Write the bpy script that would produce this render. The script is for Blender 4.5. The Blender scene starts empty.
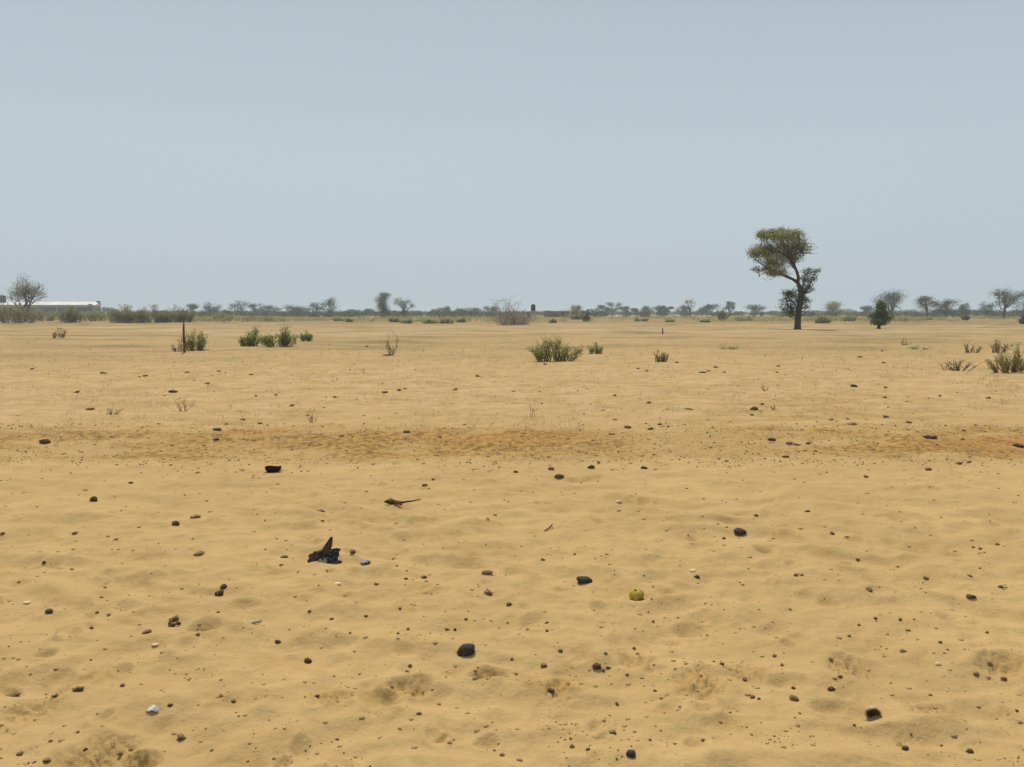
import bpy, math, random
import numpy as np
from mathutils import Vector, Matrix, noise as mnoise

S = bpy.context.scene
C = S.collection
W, H = 1024, 767
F = 788.0                      # focal length in pixels
HOR = 313.0                    # row of the horizon
CAMZ = 1.6
PITCH = math.atan((H/2-HOR)/F)

# ------------------------------------------------------------------ camera
cam_d = bpy.data.cameras.new('camera'); cam = bpy.data.objects.new('camera', cam_d); C.objects.link(cam)
cam_d.sensor_width = 36; cam_d.lens = F/W*36; cam_d.clip_start = 0.05; cam_d.clip_end = 9000
cam.location = (0, 0, CAMZ); cam.rotation_euler = (math.pi/2-PITCH, 0, 0)
S.camera = cam

# ------------------------------------------------------------------ sky, sun, exposure
SUN_EL, SUN_AZ = math.radians(60), math.radians(-14)      # azimuth clockwise from +Y
w = bpy.data.worlds.new('World'); S.world = w; w.use_nodes = True
nt = w.node_tree; nt.nodes.clear()
out = nt.nodes.new('ShaderNodeOutputWorld'); bg = nt.nodes.new('ShaderNodeBackground')
sky = nt.nodes.new('ShaderNodeTexSky'); sky.sky_type = 'NISHITA'; sky.sun_disc = False
sky.sun_elevation = SUN_EL; sky.sun_rotation = SUN_AZ; sky.dust_density = 4.0; sky.air_density = 1.0; sky.ozone_density = 1.0
mix = nt.nodes.new('ShaderNodeMix'); mix.data_type = 'RGBA'; mix.inputs[0].default_value = 0.90
mix.inputs[7].default_value = (5.12, 5.98, 6.55, 1)       # dusty veil that evens out the blue
nt.links.new(sky.outputs[0], mix.inputs[6]); 
tcw = nt.nodes.new('ShaderNodeTexCoord'); sx = nt.nodes.new('ShaderNodeSeparateXYZ'); nt.links.new(tcw.outputs['Generated'], sx.inputs[0])
zr = nt.nodes.new('ShaderNodeMapRange'); nt.links.new(sx.outputs[2], zr.inputs[0])      # the dust layer thins with height
for i_, q_ in enumerate((.19, .42, 1.0, .85)): zr.inputs[i_+1].default_value = q_
vm = nt.nodes.new('ShaderNodeVectorMath'); vm.operation = 'SCALE'; nt.links.new(mix.outputs[2], vm.inputs[0]); nt.links.new(zr.outputs[0], vm.inputs['Scale'])
nt.links.new(vm.outputs[0], bg.inputs[0])
bg.inputs[1].default_value = 0.10
nt.links.new(bg.outputs[0], out.inputs[0])
sd = bpy.data.lights.new('sun', 'SUN'); so = bpy.data.objects.new('sun', sd); C.objects.link(so)
sd.energy = 3.2; sd.angle = math.radians(0.9); sd.color = (1, 0.95, 0.86)
sdir = Vector((math.sin(SUN_AZ)*math.cos(SUN_EL), math.cos(SUN_AZ)*math.cos(SUN_EL), math.sin(SUN_EL)))
so.rotation_euler = sdir.to_track_quat('Z', 'Y').to_euler(); so.location = (0, 0, 50)
S.view_settings.view_transform = 'Standard'; S.view_settings.look = 'None'
S.view_settings.exposure = 0.0; S.view_settings.gamma = 1; S.view_settings.use_curve_mapping = False
S.cycles.volume_bounces = 1
S.cycles.volume_max_steps = 64

# ------------------------------------------------------------------ helpers
def ss(a, b, x):
    t = np.clip((x-a)/(b-a), 0, 1); return t*t*(3-2*t)
def _h(ix, iy, seed):
    n = (ix.astype(np.int64)*374761393 + iy.astype(np.int64)*668265263 + seed*1274126177) & 0xffffffff
    n = ((n ^ (n >> 13))*1274126177) & 0xffffffff
    n = (n ^ (n >> 16)) & 0xffffffff
    return n/4294967295.0*2*np.pi
def pn(x, y, seed=0):
    """gradient noise about -1..1"""
    x0, y0 = np.floor(x), np.floor(y); fx, fy = x-x0, y-y0
    u, v = fx**3*(fx*(fx*6-15)+10), fy**3*(fy*(fy*6-15)+10)
    def g(dx, dy):
        a = _h(x0+dx, y0+dy, seed); return np.cos(a)*(fx-dx)+np.sin(a)*(fy-dy)
    a = g(0, 0)*(1-u)+g(1, 0)*u; b = g(0, 1)*(1-u)+g(1, 1)*u
    return (a*(1-v)+b*v)*1.5
def ground_px(px, py, z=0.0):
    """the point of the ground that the photograph shows at a pixel"""
    u, v = (px-W/2)/F, (H/2-py)/F
    d = np.array([u, math.cos(PITCH)+v*math.sin(PITCH), v*math.cos(PITCH)-math.sin(PITCH)])
    t = (z-CAMZ)/d[2]
    return d[0]*t, d[1]*t
def at_dist(px, Y): return (px-W/2)/F*Y/ math.cos(PITCH) , Y
def zat(py, Y): return CAMZ + (HOR-py)/F*Y            # height that reaches row py at distance Y

RS = np.random.RandomState(5)
pits = []
for _ in range(620):
    d = 2.2*math.exp(RS.rand()*1.75); a = RS.uniform(-0.75, 0.75)
    pits.append((d*math.sin(a), d*math.cos(a), RS.uniform(.035, .10), RS.uniform(.5, 1.4), RS.uniform(.006, .020), RS.uniform(0, 3.14)))
rough = []
for px, py, wpx, dep in [(487, 676, 38, .040), (1000, 668, 48, .040), (410, 692, 44, .036), (330, 700, 42, .02), (640, 662, 40, .026), (100, 762, 90, .045),
                         (140, 765, 40, .03), (560, 690, 50, .015), (745, 672, 50, .015), (30, 705, 50, .02), (930, 716, 46, .018), (852, 672, 52, .015), (700, 690, 60, .012)]:
    x, y = ground_px(px, py); r = wpx/2/F*y
    rough.append((x, y, r)); pits.append((x, y, r, .8, dep, 0.2))
P = np.array(pits)
def gh(x, y):
    x = np.asarray(x, float); y = np.asarray(y, float); r = np.hypot(x, y)
    near = 1-ss(14, 34, r)
    x = x; wx = x+0.25*pn(x/1.1, y/1.1, 31); wy = y+0.25*pn(x/1.1, y/1.1, 32)
    h = .044*(1-np.abs(pn(wx/1.0+wy*.45, wy/.52, 1))*1.6) + .027*pn(wx/.36+wy, wy/.25, 2) + .016*pn(wx/.20, wy/.17, 12) + .006*pn(x/.10, y/.085, 3) + .0022*pn(x/.05, y/.045, 4)
    h = h*near*(0.5+0.5*(1-ss(5, 9, r))) - .02
    h += .07*pn(x/7, y/5, 5)*ss(9, 25, r) + .05*pn(x/2.3, y/1.8, 6)*ss(9, 16, r)*(1-ss(60, 120, r)) + .12*pn(x/40, y/25, 7)*ss(30, 80, r)*(1-ss(300, 900, r))
    lipw = y+0.55*pn(x/2.2, y*0+.3, 8)+.16*pn(x/.5, y/.5, 9)
    h += .06*ss(9.0, 10.3, lipw)*near - .03*np.exp(-((lipw-8.9)/.45)**2)*near
    return h
def gh_full(x, y):
    h = gh(x, y); x = np.asarray(x, float); y = np.asarray(y, float)
    shp = h.shape; xf = x.ravel(); yf = y.ravel(); hf = h.ravel().copy()
    sel = np.where(np.hypot(xf, yf) < 16)[0]
    if len(sel) == 0: return h
    order = sel[np.argsort(yf[sel])]; ys = yf[order]
    for cx, cy, r, asp, dep, ang in P:
        lo, hi = np.searchsorted(ys, cy-r*2.8), np.searchsorted(ys, cy+r*2.8)
        if hi <= lo: continue
        idx = order[lo:hi]; dx = xf[idx]-cx; m = np.abs(dx) < r*2.8
        idx = idx[m]; dx = dx[m]; dy = yf[idx]-cy
        c, s = math.cos(ang), math.sin(ang)
        q = np.sqrt(((dx*c+dy*s)/r)**2+((-dx*s+dy*c)/(r*asp))**2)
        hf[idx] += dep*(-np.exp(-q**2*1.6)+.42*np.exp(-((q-1.25)/.38)**2))
    for cx, cy, r in rough:
        m = (np.abs(xf-cx) < r*1.4) & (np.abs(yf-cy) < r*1.4)
        q = np.hypot(xf[m]-cx, yf[m]-cy)/r
        hf[m] += (.016*pn(xf[m]/.028, yf[m]/.028, 77)+.010*pn(xf[m]/.012, yf[m]/.012, 78))*(1-ss(.6, 1.2, q))
    return hf.reshape(shp)

def mesh_np(name, v, f, mat=None, smooth=True, parent=None):
    me = bpy.data.meshes.new(name); v = np.asarray(v, np.float32); f = np.asarray(f, np.int32); n = f.shape[1]
    me.vertices.add(len(v)); me.vertices.foreach_set('co', v.ravel())
    me.loops.add(f.size); me.loops.foreach_set('vertex_index', f.ravel())
    me.polygons.add(len(f)); me.polygons.foreach_set('loop_start', np.arange(0, f.size, n, dtype=np.int32))
    me.update(calc_edges=True)
    if smooth: me.polygons.foreach_set('use_smooth', np.ones(len(f), bool))
    if mat: me.materials.append(mat)
    me.validate()
    o = bpy.data.objects.new(name, me); C.objects.link(o)
    if parent: o.parent = parent
    return o
def tag(o, label=None, cat=None, group=None, kind=None):
    if label: o['label'] = label
    if cat: o['category'] = cat
    if group: o['group'] = group
    if kind: o['kind'] = kind
    return o
def empty(name, loc, label=None, cat=None, group=None, rz=0):
    o = bpy.data.objects.new(name, None); C.objects.link(o); o.location = loc; o.rotation_euler = (0, 0, rz)
    o.empty_display_size = .2
    return tag(o, label, cat, group)

class MB:
    def __init__(s): s.v = []; s.f = []; s.n = 0
    def add(s, v, f):
        v = np.asarray(v, float).reshape(-1, 3); s.v.append(v); s.f += [tuple(int(i)+s.n for i in q) for q in f]; s.n += len(v)
    def box(s, lo, hi):
        x0, y0, z0 = lo; x1, y1, z1 = hi
        s.add([(x0,y0,z0),(x1,y0,z0),(x1,y1,z0),(x0,y1,z0),(x0,y0,z1),(x1,y0,z1),(x1,y1,z1),(x0,y1,z1)],
              [(0,3,2,1),(4,5,6,7),(0,1,5,4),(1,2,6,5),(2,3,7,6),(3,0,4,7)])
    def tube(s, pts, rad, n=5):
        pts = np.asarray(pts, float); m = len(pts)
        if np.isscalar(rad): rad = [rad]*m
        t = np.gradient(pts, axis=0); t /= (np.linalg.norm(t, axis=1)[:, None]+1e-9)
        ref = np.array([0.31, 0.87, 0.38]) if abs(t[0][2]) > .5 else np.array([0, 0, 1.0])
        a = np.cross(t, ref); a /= (np.linalg.norm(a, axis=1)[:, None]+1e-9); b = np.cross(t, a)
        ang = np.arange(n)/n*2*np.pi
        v = pts[:, None, :]+np.asarray(rad)[:, None, None]*(np.cos(ang)[None, :, None]*a[:, None, :]+np.sin(ang)[None, :, None]*b[:, None, :])
        f = [(i*n+j, i*n+(j+1) % n, (i+1)*n+(j+1) % n, (i+1)*n+j) for i in range(m-1) for j in range(n)]
        f += [tuple(range(n-1, -1, -1)), tuple((m-1)*n+j for j in range(n))]
        s.add(v, f)
    def build(s, name, mat, parent=None, smooth=False):
        me = bpy.data.meshes.new(name); me.from_pydata(np.concatenate(s.v).tolist(), [], s.f)
        me.materials.append(mat)
        if smooth: me.polygons.foreach_set('use_smooth', [True]*len(me.polygons))
        me.update(); o = bpy.data.objects.new(name, me); C.objects.link(o)
        if parent: o.parent = parent
        return o

def leaves(cent, size, rng, aspect=2.2, up=0.0):
    """one small bent quad per centre point"""
    cent = np.asarray(cent, float); n = len(cent)
    d = rng.normal(size=(n, 3)); d[:, 2] += up; d /= np.linalg.norm(d, axis=1)[:, None]
    e = rng.normal(size=(n, 3)); e = np.cross(d, e); e /= np.linalg.norm(e, axis=1)[:, None]
    L = (size*rng.uniform(.6, 1.35, n))[:, None]; wd = L/aspect
    v = np.stack([cent-d*L/2, cent+e*wd/2, cent+d*L/2, cent-e*wd/2], 1).reshape(-1, 3)
    f = np.arange(4*n).reshape(n, 4)
    return v, f

# ------------------------------------------------------------------ materials
def mat(name, col, col2=None, scale=5.0, rough=.9, bump=0, bscale=60, spec=.2, trans=0, detail=4, lo=.35, hi=.65):
    m = bpy.data.materials.new(name); m.use_nodes = True; t = m.node_tree; b = t.nodes['Principled BSDF']
    b.inputs['Base Color'].default_value = (*col, 1); b.inputs['Roughness'].default_value = rough; b.inputs['Specular IOR Level'].default_value = spec
    tc = t.nodes.new('ShaderNodeTexCoord')
    if col2:
        n = t.nodes.new('ShaderNodeTexNoise'); n.inputs['Scale'].default_value = scale; n.inputs['Detail'].default_value = detail
        t.links.new(tc.outputs['Object'], n.inputs['Vector'])
        r = t.nodes.new('ShaderNodeMapRange'); r.inputs[1].default_value = lo; r.inputs[2].default_value = hi
        t.links.new(n.outputs[0], r.inputs[0])
        x = t.nodes.new('ShaderNodeMix'); x.data_type = 'RGBA'; x.inputs[6].default_value = (*col, 1); x.inputs[7].default_value = (*col2, 1)
        t.links.new(r.outputs[0], x.inputs[0]); t.links.new(x.outputs[2], b.inputs['Base Color'])
        csrc = x.outputs[2]
    if bump:
        n = t.nodes.new('ShaderNodeTexNoise'); n.inputs['Scale'].default_value = bscale; n.inputs['Detail'].default_value = 5
        t.links.new(tc.outputs['Object'], n.inputs['Vector'])
        bp = t.nodes.new('ShaderNodeBump'); bp.inputs['Strength'].default_value = 1; bp.inputs['Distance'].default_value = bump
        t.links.new(n.outputs[0], bp.inputs['Height']); t.links.new(bp.outputs[0], b.inputs['Normal'])
    if trans:
        o = t.nodes['Material Output']; tr = t.nodes.new('ShaderNodeBsdfTranslucent'); ms = t.nodes.new('ShaderNodeMixShader')
        ms.inputs[0].default_value = trans
        if col2: t.links.new(csrc, tr.inputs[0])
        else: tr.inputs[0].default_value = (*col, 1)
        t.links.new(b.outputs[0], ms.inputs[1]); t.links.new(tr.outputs[0], ms.inputs[2]); t.links.new(ms.outputs[0], o.inputs[0])
    return m
M = dict(
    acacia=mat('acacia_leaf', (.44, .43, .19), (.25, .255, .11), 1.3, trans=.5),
    farleaf=mat('far_leaf', (.13, .14, .06), (.055, .065, .032), .5, trans=.3),
    greyleaf=mat('grey_leaf', (.40, .365, .15), (.21, .20, .085), .45, trans=.45),
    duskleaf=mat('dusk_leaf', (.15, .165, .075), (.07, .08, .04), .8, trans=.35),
    dryleaf=mat('dry_leaf', (.30, .235, .13), (.18, .145, .08), 1.0, trans=.3),
    green=mat('green_leaf', (.44, .46, .17), (.27, .30, .105), 4, trans=.5),
    green2=mat('bright_leaf', (.35, .41, .12), (.18, .235, .065), 3, trans=.5),
    bark=mat('bark', (.10, .075, .055), (.045, .035, .028), 6, bump=.02, bscale=9),
    dead=mat('dead_wood', (.46, .37, .30), (.28, .22, .18), 4),
    drystem=mat('dry_stem', (.24, .17, .085), (.13, .09, .045), 20),
    straw=mat('straw', (.30, .215, .10), (.17, .12, .055), 2),
    post=mat('post_wood', (.15, .09, .06), (.08, .05, .035), 12, bump=.004, bscale=25),
    dung=mat('dung', (.17, .105, .052), (.065, .040, .021), 45, bump=.004, bscale=110, rough=1, spec=.05),
    dung2=mat('dry_dung', (.31, .20, .095), (.14, .085, .042), 40, bump=.004, bscale=100, rough=1, spec=.05),
    stone=mat('dark_stone', (.075, .062, .052), (.035, .029, .025), 30, bump=.003, bscale=90, rough=.85, spec=.2),
    stone2=mat('brown_stone', (.105, .066, .050), (.05, .033, .026), 25, bump=.003, bscale=90, rough=.85, spec=.15),
    deepgreen=mat('deep_green_leaf', (.17, .215, .07), (.07, .10, .03), 1.5, trans=.35),
    pebble=mat('pebble', (.29, .185, .09), (.15, .09, .045), 9, rough=.95, detail=1),
    clod=mat('sand_clod', (.44, .30, .125), (.33, .215, .09), 20, bump=.002, bscale=150),
    pale=mat('pale_shell', (.72, .62, .42), (.55, .42, .22), 30),
    white=mat('white_shard', (.68, .65, .60), (.34, .29, .24), 45, rough=.5, spec=.5, lo=.5, hi=.75),
    black=mat('gourd_black', (.028, .011, .008), (.045, .017, .012), 30, rough=.9, spec=.1),
    fruit=mat('yellow_rind', (.52, .36, .05), (.27, .18, .03), 22, bump=.002, bscale=70, rough=.6, spec=.3),
    husk=mat('pale_husk', (.52, .42, .26), (.34, .25, .14), 40, bump=.001, bscale=90),
    bag=mat('bag_plastic', (.018, .021, .036), (.036, .038, .05), 30, rough=.6, spec=.3, bump=.002, bscale=45),
    bagb=mat('bag_brown', (.13, .09, .065), (.06, .042, .033), 25, rough=.65, spec=.25, bump=.003, bscale=50),
    scrap=mat('foil_grey', (.30, .28, .285), (.05, .04, .035), 30, rough=.6, spec=.2, lo=.50, hi=.56),
    roof=mat('roof_sheet', (.78, .76, .70), (.66, .63, .56), .2, rough=.6),
    cream=mat('cream_wall', (.50, .46, .38), (.42, .38, .31), .3),
    blue=mat('blue_wall', (.07, .09, .17), (.05, .065, .12), .3),
    dark=mat('opening', (.03, .03, .035)),
    tank=mat('tank_black', (.02, .02, .022), rough=.5),
    mud=mat('mud_wall', (.25, .185, .10), (.19, .135, .075), .5, bump=.02, bscale=2),
    conc=mat('concrete', (.42, .37, .30), (.32, .28, .22), .8),
)
def sand_material():
    m = bpy.data.materials.new('sand'); m.use_nodes = True; t = m.node_tree; b = t.nodes['Principled BSDF']; L = t.links.new
    b.inputs['Roughness'].default_value = 1; b.inputs['Specular IOR Level'].default_value = .08
    tc = t.nodes.new('ShaderNodeTexCoord')
    def noise(scale, detail=4, sx=1, sy=1):
        n = t.nodes.new('ShaderNodeTexNoise'); n.inputs['Scale'].default_value = scale; n.inputs['Detail'].default_value = detail
        mp = t.nodes.new('ShaderNodeMapping'); mp.inputs['Scale'].default_value = (sx, sy, 1)
        L(tc.outputs['Object'], mp.inputs['Vector']); L(mp.outputs[0], n.inputs['Vector']); return n.outputs[0]
    def rng(s, a, c, d=0., e=1.):
        r = t.nodes.new('ShaderNodeMapRange'); L(s, r.inputs[0])
        for i, q in enumerate((a, c, d, e)): r.inputs[i+1].default_value = q
        return r.outputs[0]
    def mixc(fac, A, B):
        x = t.nodes.new('ShaderNodeMix'); x.data_type = 'RGBA'
        L(fac, x.inputs[0])
        for i, q in ((6, A), (7, B)):
            if isinstance(q, tuple): x.inputs[i].default_value = (*q, 1)
            else: L(q, x.inputs[i])
        return x.outputs[2]
    def att(n):
        a = t.nodes.new('ShaderNodeAttribute'); a.attribute_name = n; return a.outputs['Fac']
    def mul(a, b_):
        x = t.nodes.new('ShaderNodeMath'); x.operation = 'MULTIPLY'
        L(a, x.inputs[0])
        if isinstance(b_, float): x.inputs[1].default_value = b_
        else: L(b_, x.inputs[1])
        return x.outputs[0]
    c = mixc(rng(noise(.9, 5), .35, .65), (.512, .342, .148), (.455, .302, .130))
    c = mixc(rng(noise(5.5, 5), .42, .75, 0, .5), c, (.385, .240, .10))
    c = mixc(att('pinkish'), c, (.535, .364, .182))
    c = mixc(mul(rng(noise(5, 8), .42, .62), rng(att('pinkish'), 0, 1, .0, .5)), c, (.40, .25, .11))
    c = mixc(mul(rng(noise(1.1, 9), .46, .62), rng(att('pinkish'), 0, 1, .0, .6)), c, (.37, .245, .105))
    c = mixc(mul(rng(noise(2.2, 10, 1, 1.8), .48, .60), rng(att('pinkish'), 0, 1, .12, .55)), c, (.40, .262, .092))
    c = mixc(att('litter'), c, mixc(rng(noise(13, 9), .40, .62), (.44, .262, .080), (.21, .122, .040)))  # this mask also darkens the rough pits, standing in for their shade
    c = mixc(att('orange'), c, mixc(rng(noise(12, 7), .4, .6), (.47, .235, .075), (.32, .15, .045)))
    c = mixc(att('grassy'), c, mixc(rng(noise(.22, 7), .40, .62), (.36, .245, .108), (.20, .155, .068)))
    c = mixc(att('bright'), c, (.56, .45, .30))
    c = mixc(rng(noise(260, 3), .55, .75, 0, .32), c, (.27, .17, .075))     # grains
    c = mixc(rng(noise(55, 2), .66, .74, 0, .5), c, (.26, .16, .07))
    L(c, b.inputs['Base Color'])
    n1, n2 = noise(60, 6), noise(14, 4)
    bp = t.nodes.new('ShaderNodeBump'); bp.inputs['Distance'].default_value = .006; bp.inputs['Strength'].default_value = .7; L(n1, bp.inputs['Height'])
    b2 = t.nodes.new('ShaderNodeBump'); b2.inputs['Distance'].default_value = .022; b2.inputs['Strength'].default_value = .6; L(n2, b2.inputs['Height']); L(bp.outputs[0], b2.inputs['Normal'])
    L(b2.outputs[0], b.inputs['Normal'])
    return m

# ------------------------------------------------------------------ ground: one sheet, finer towards the camera's foot
R = np.concatenate([[.02, .5, 1.0], 1.2*1.0038**np.arange(0, 500)]); R = np.concatenate([R, R[-1]*1.006**np.arange(1, 275)])
R = np.concatenate([R, R[-1]*1.03**np.arange(1, 145)]); R = R[R < 2500]; R = np.append(R, 2500)
A = np.concatenate([np.linspace(-48, 48, 1060), np.linspace(50, 310, 60)])*math.pi/180
aa, rr = np.meshgrid(A, R); X = rr*np.sin(aa); Y = rr*np.cos(aa); Z = gh_full(X, Y)
nr, na = X.shape
idx = np.arange(nr*na).reshape(nr, na); nx = np.roll(idx, -1, 1)
faces = np.stack([idx[:-1], idx[1:], nx[1:], nx[:-1]], -1).reshape(-1, 4)
ground = mesh_np('ground', np.stack([X, Y, Z], -1).reshape(-1, 3), faces[:, ::-1], sand_material())
tag(ground, kind='structure')
xf, yf = X.ravel(), Y.ravel(); rf = np.hypot(xf, yf)
def fbm(s, seed, sy=None):
    sy = sy or s
    return pn(xf/s, yf/sy, seed)+.5*pn(xf/s*2.1, yf/sy*2.1, seed+1)+.25*pn(xf/s*4.3, yf/sy*4.3, seed+2)+.14*pn(xf/s*9, yf/sy*9, seed+3)
def setatt(n, v):
    a = ground.data.attributes.new(n, 'FLOAT', 'POINT'); a.data.foreach_set('value', np.clip(v, 0, 1).astype(np.float32))
band = np.exp(-np.abs((yf-9.6-.35*pn(xf/2.5, xf*0, 50))/(.85))**3)
litter = band*ss(-.25, .6, fbm(1.5, 20, .6)+.35+.35*np.exp(-((xf-.2)/1.6)**2))*.85
litter *= 1-.55*np.exp(-((xf-2.0)/1.0)**2)
litter += .35*ss(.1, .8, fbm(1.0, 24, .6))*ss(9.5, 11, rf)*(1-ss(25, 60, rf))
litter += .45*ss(-.1, .6, fbm(1.6, 144, .5)+.25)*np.exp(-((xf-4.5-.25*(yf-12))/2.4)**2)*ss(9.8, 10.6, yf)*(1-ss(13.5, 17, yf)) + .4*ss(-.1, .6, fbm(1.2, 148, .5)+.2)*np.exp(-((xf+3.6)/1.4)**2)*ss(8.2, 8.8, yf)*(1-ss(10.5, 13, yf))
litter += .28*ss(.35, .9, fbm(.35, 28))*(1-ss(8, 10, rf))
for cx, cy, rad in rough: litter += .22*np.exp(-(((xf-cx)**2+(yf-cy)**2)/(rad*1.0)**2)**1.5)  # shade of the rough pits painted in as darker ground
litter += .15*ss(.25, .8, fbm(.45, 128, .35))*(1-ss(5.5, 8, rf))
bx_ = .30+.75*np.exp(-((xf+.6)/1.7)**2)+.35*ss(2.6, 4, xf)-.25*np.exp(-((xf-2.2)/.9)**2)
litter *= .55+.45*bx_
litter += .26*band*bx_*(.8+.8*fbm(2.2, 152, .5))
setatt('litter', litter*(1.2+.35*fbm(.5, 135, .3)+.3*fbm(.11, 139, .11)))
orange = .95*np.exp(-((xf-6.1)/.85)**2-((yf-9.45)/.36)**2)*1.2+.6*np.exp(-((xf-.0)/1.2)**2-((yf-9.9)/.28)**2)+np.exp(-((xf+3.35)/.34)**2-((yf-10.25)/.2)**2)*1.5
setatt('orange', orange*(.95+.6*fbm(.4, 35)))
setatt('pinkish', ss(9.6, 13, yf)*(.85+.2*fbm(6, 40, 3)))
g = ss(18, 45, rf)*(.32+.5*ss(-.2, .6, fbm(14, 44, 5)+.1)) + ss(95, 150, rf)*ss(-.6, .3, fbm(30, 46, 20)+.4)*1.0
setatt('grassy', g)
br = .8*ss(.0, .2, (xf-40*rf/400)/100)*ss(380, 420, yf)*(1-ss(620, 700, yf))*(1-ss(.31, .33, xf/np.maximum(yf, 1)))*(xf > .1*yf)
br += .4*ss(.1, .6, fbm(30, 60, 5))*ss(50, 70, rf)*(1-ss(120, 150, rf))
setatt('bright', br)
def gz(x, y): return float(gh_full(np.array([x]), np.array([y]))[0])

# ------------------------------------------------------------------ air
hz = MB(); hz.box((-2600, -2600, -1.3), (2600, 2600, 13.5))
hm = bpy.data.materials.new('haze'); hm.use_nodes = True; t = hm.node_tree; t.nodes.clear()
o_ = t.nodes.new('ShaderNodeOutputMaterial'); pv = t.nodes.new('ShaderNodeVolumePrincipled')
pv.inputs['Color'].default_value = (.76, .89, 1, 1); pv.inputs['Density'].default_value = .0005; pv.inputs['Anisotropy'].default_value = .1
t.links.new(pv.outputs[0], o_.inputs['Volume'])
tag(hz.build('haze', hm), 'thin dusty air over the whole plain', 'haze', kind='stuff')

# ------------------------------------------------------------------ buildings far behind
def warehouse():
    Y0 = 400; x1 = at_dist(99, Y0)[0]; x0 = x1-95
    wa = math.radians(14); r = empty('warehouse', (x1-47.5*math.cos(wa), Y0-47.5*math.sin(wa), 0), 'long low warehouse with white sheet roof and dark blue walls at far left', 'building', rz=wa); hx = (x1-x0)/2
    z = lambda py: zat(py, Y0)
    m = MB(); m.box((-hx, 0, -.1), (hx, 10, z(307.2))); m.build('wall', M['blue'], r)
    m = MB(); m.box((-hx, -.25, z(307.2)), (hx, 10.2, z(305.2))); m.build('upper_wall', M['cream'], r)
    m = MB(); e, t_ = z(305.0), z(301.8)
    m.add([(-hx-.6, -1, e), (hx+.6, -1, e), (hx+.6, 5, t_), (-hx-.6, 5, t_), (hx+.6, 11, e), (-hx-.6, 11, e),
           (-hx-.6, -1, e-.2), (hx+.6, -1, e-.2), (hx+.6, 11, e-.2), (-hx-.6, 11, e-.2)],
          [(0,1,2,3),(3,2,4,5),(6,7,1,0),(7,8,4,2,1),(9,6,0,3,5),(9,5,4,8),(6,9,8,7)])
    m.build('roof', M['roof'], r)
    for i in range(14):
        a = -hx+3+i*6.7
        m = MB(); m.box((a, -.35, .2), (a+3.6, -.04, 3.1 if i % 4 else 3.7)); m.build('door' if i % 4 == 0 else 'window', M['dark'], r)
    m = MB(); m.box((hx-3.2, -.6, z(306.5)), (hx-1.2, -.3, z(304))); m.build('gable_vent', M['dark'], r)
    for a in np.linspace(-hx, hx-.5, 12):
        m = MB(); m.box((a, -.5, -.1), (a+.35, -.27, z(305.3))); m.build('pilaster', M['cream'], r)
    m = MB(); m.box((hx-.6, 4, z(304)), (hx+.9, 6, z(303.0)+1.0)); m.build('duct', M['tank'], r)
warehouse()
def water_tower(px, ytop, ybot, ybase, Y0, wpx, label):
    x, _ = at_dist(px, Y0); r = empty('water_tower', (x, Y0, 0), label, 'water tower'); k = Y0/F
    R_ = wpx/2*k; zt, zb = zat(ytop, Y0), zat(ybot, Y0)
    m = MB(); m.tube([(0,0,zb), (0,0,zb+.1*(zt-zb)), (0,0,zt-.18*(zt-zb)), (0,0,zt-.06*(zt-zb)), (0,0,zt)], [R_*.96, R_, R_, R_*.7, R_*.25], 20)
    t_ = m.build('tank', M['tank'], r, True)
    m = MB(); m.tube([(0,0,zt-.01), (0,0,zt+.12)], R_*.25, 12); m.build('lid', M['tank'], t_)
    m = MB(); m.box((-R_*1.25, -R_*1.25, zb-.25), (R_*1.25, R_*1.25, zb-.003)); m.build('platform', M['conc'], r)
    for a in (-1, 1):
        for b in (-1, 1):
            m = MB(); m.box((a*R_-.14, b*R_-.14, -.15), (a*R_+.14, b*R_+.14, zb-.252)); m.build('leg', M['conc'], r)
    for b in (-1, 1): m = MB(); m.box((-R_+.143, b*R_-.07, zb*.5-.08), (R_-.143, b*R_+.07, zb*.5+.08)); m.build('brace', M['conc'], r)
water_tower(533, 304.2, 310.8, 321, 240, 4.6, 'black water tank on a pale stand beside the dead grey bush')
water_tower(7, 295.2, 302.4, 318, 380, 6.6, 'dark water tank raised above the warehouse roof beside the bare tree')
def walls():
    Y0 = 330; a, b = at_dist(544, Y0)[0], at_dist(569.5, Y0)[0]
    r = empty('mud_building', ((a+b)/2, Y0, 0), 'low brown mud-walled building right of the black water tank', 'building'); h = (b-a)/2
    m = MB(); m.box((-h, 0, -.1), (h, 5, zat(311.8, Y0))); m.build('wall', M['mud'], r)
    m = MB(); m.box((-h-.2, -.3, zat(311.8, Y0)+.003), (h+.2, 5.2, zat(311.3, Y0)+.1)); m.build('roof', M['mud'], r)
    for q in (-.55, .35):
        m = MB(); m.box((q*h, -.05, .0), (q*h+1.0, .1, 1.9)); m.build('door', M['dark'], r)
    r = empty('shed', (at_dist(528, 235)[0], 235, 0), 'small pale shed under the black water tank', 'building')
    m = MB(); m.box((-1.4, 0, -.1), (1.3, 2.2, 1.9)); m.build('wall', M['conc'], r)
    m = MB(); m.box((-1.55, -.25, 1.903), (1.45, 2.4, 2.02)); m.build('roof', M['dead'], r)
    m = MB(); m.box((-.3, -.04, 0), (.5, .1, 1.6)); m.build('door', M['dark'], r)
    for px, Y1, hgt, lab in ((109, 260, 2.1, 'short white post between the left thickets'), (569.8, 300, 2.6, 'thin pale post at the corner of the mud building')):
        m = MB(); m.tube([(0,0,-.2), (0,0,hgt-.1), (0,0,hgt)], [.17, .16, .05], 8)
        o = m.build('post', M['roof']); o.location = (at_dist(px, Y1)[0], Y1, 0); tag(o, lab, 'post')
walls()

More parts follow.
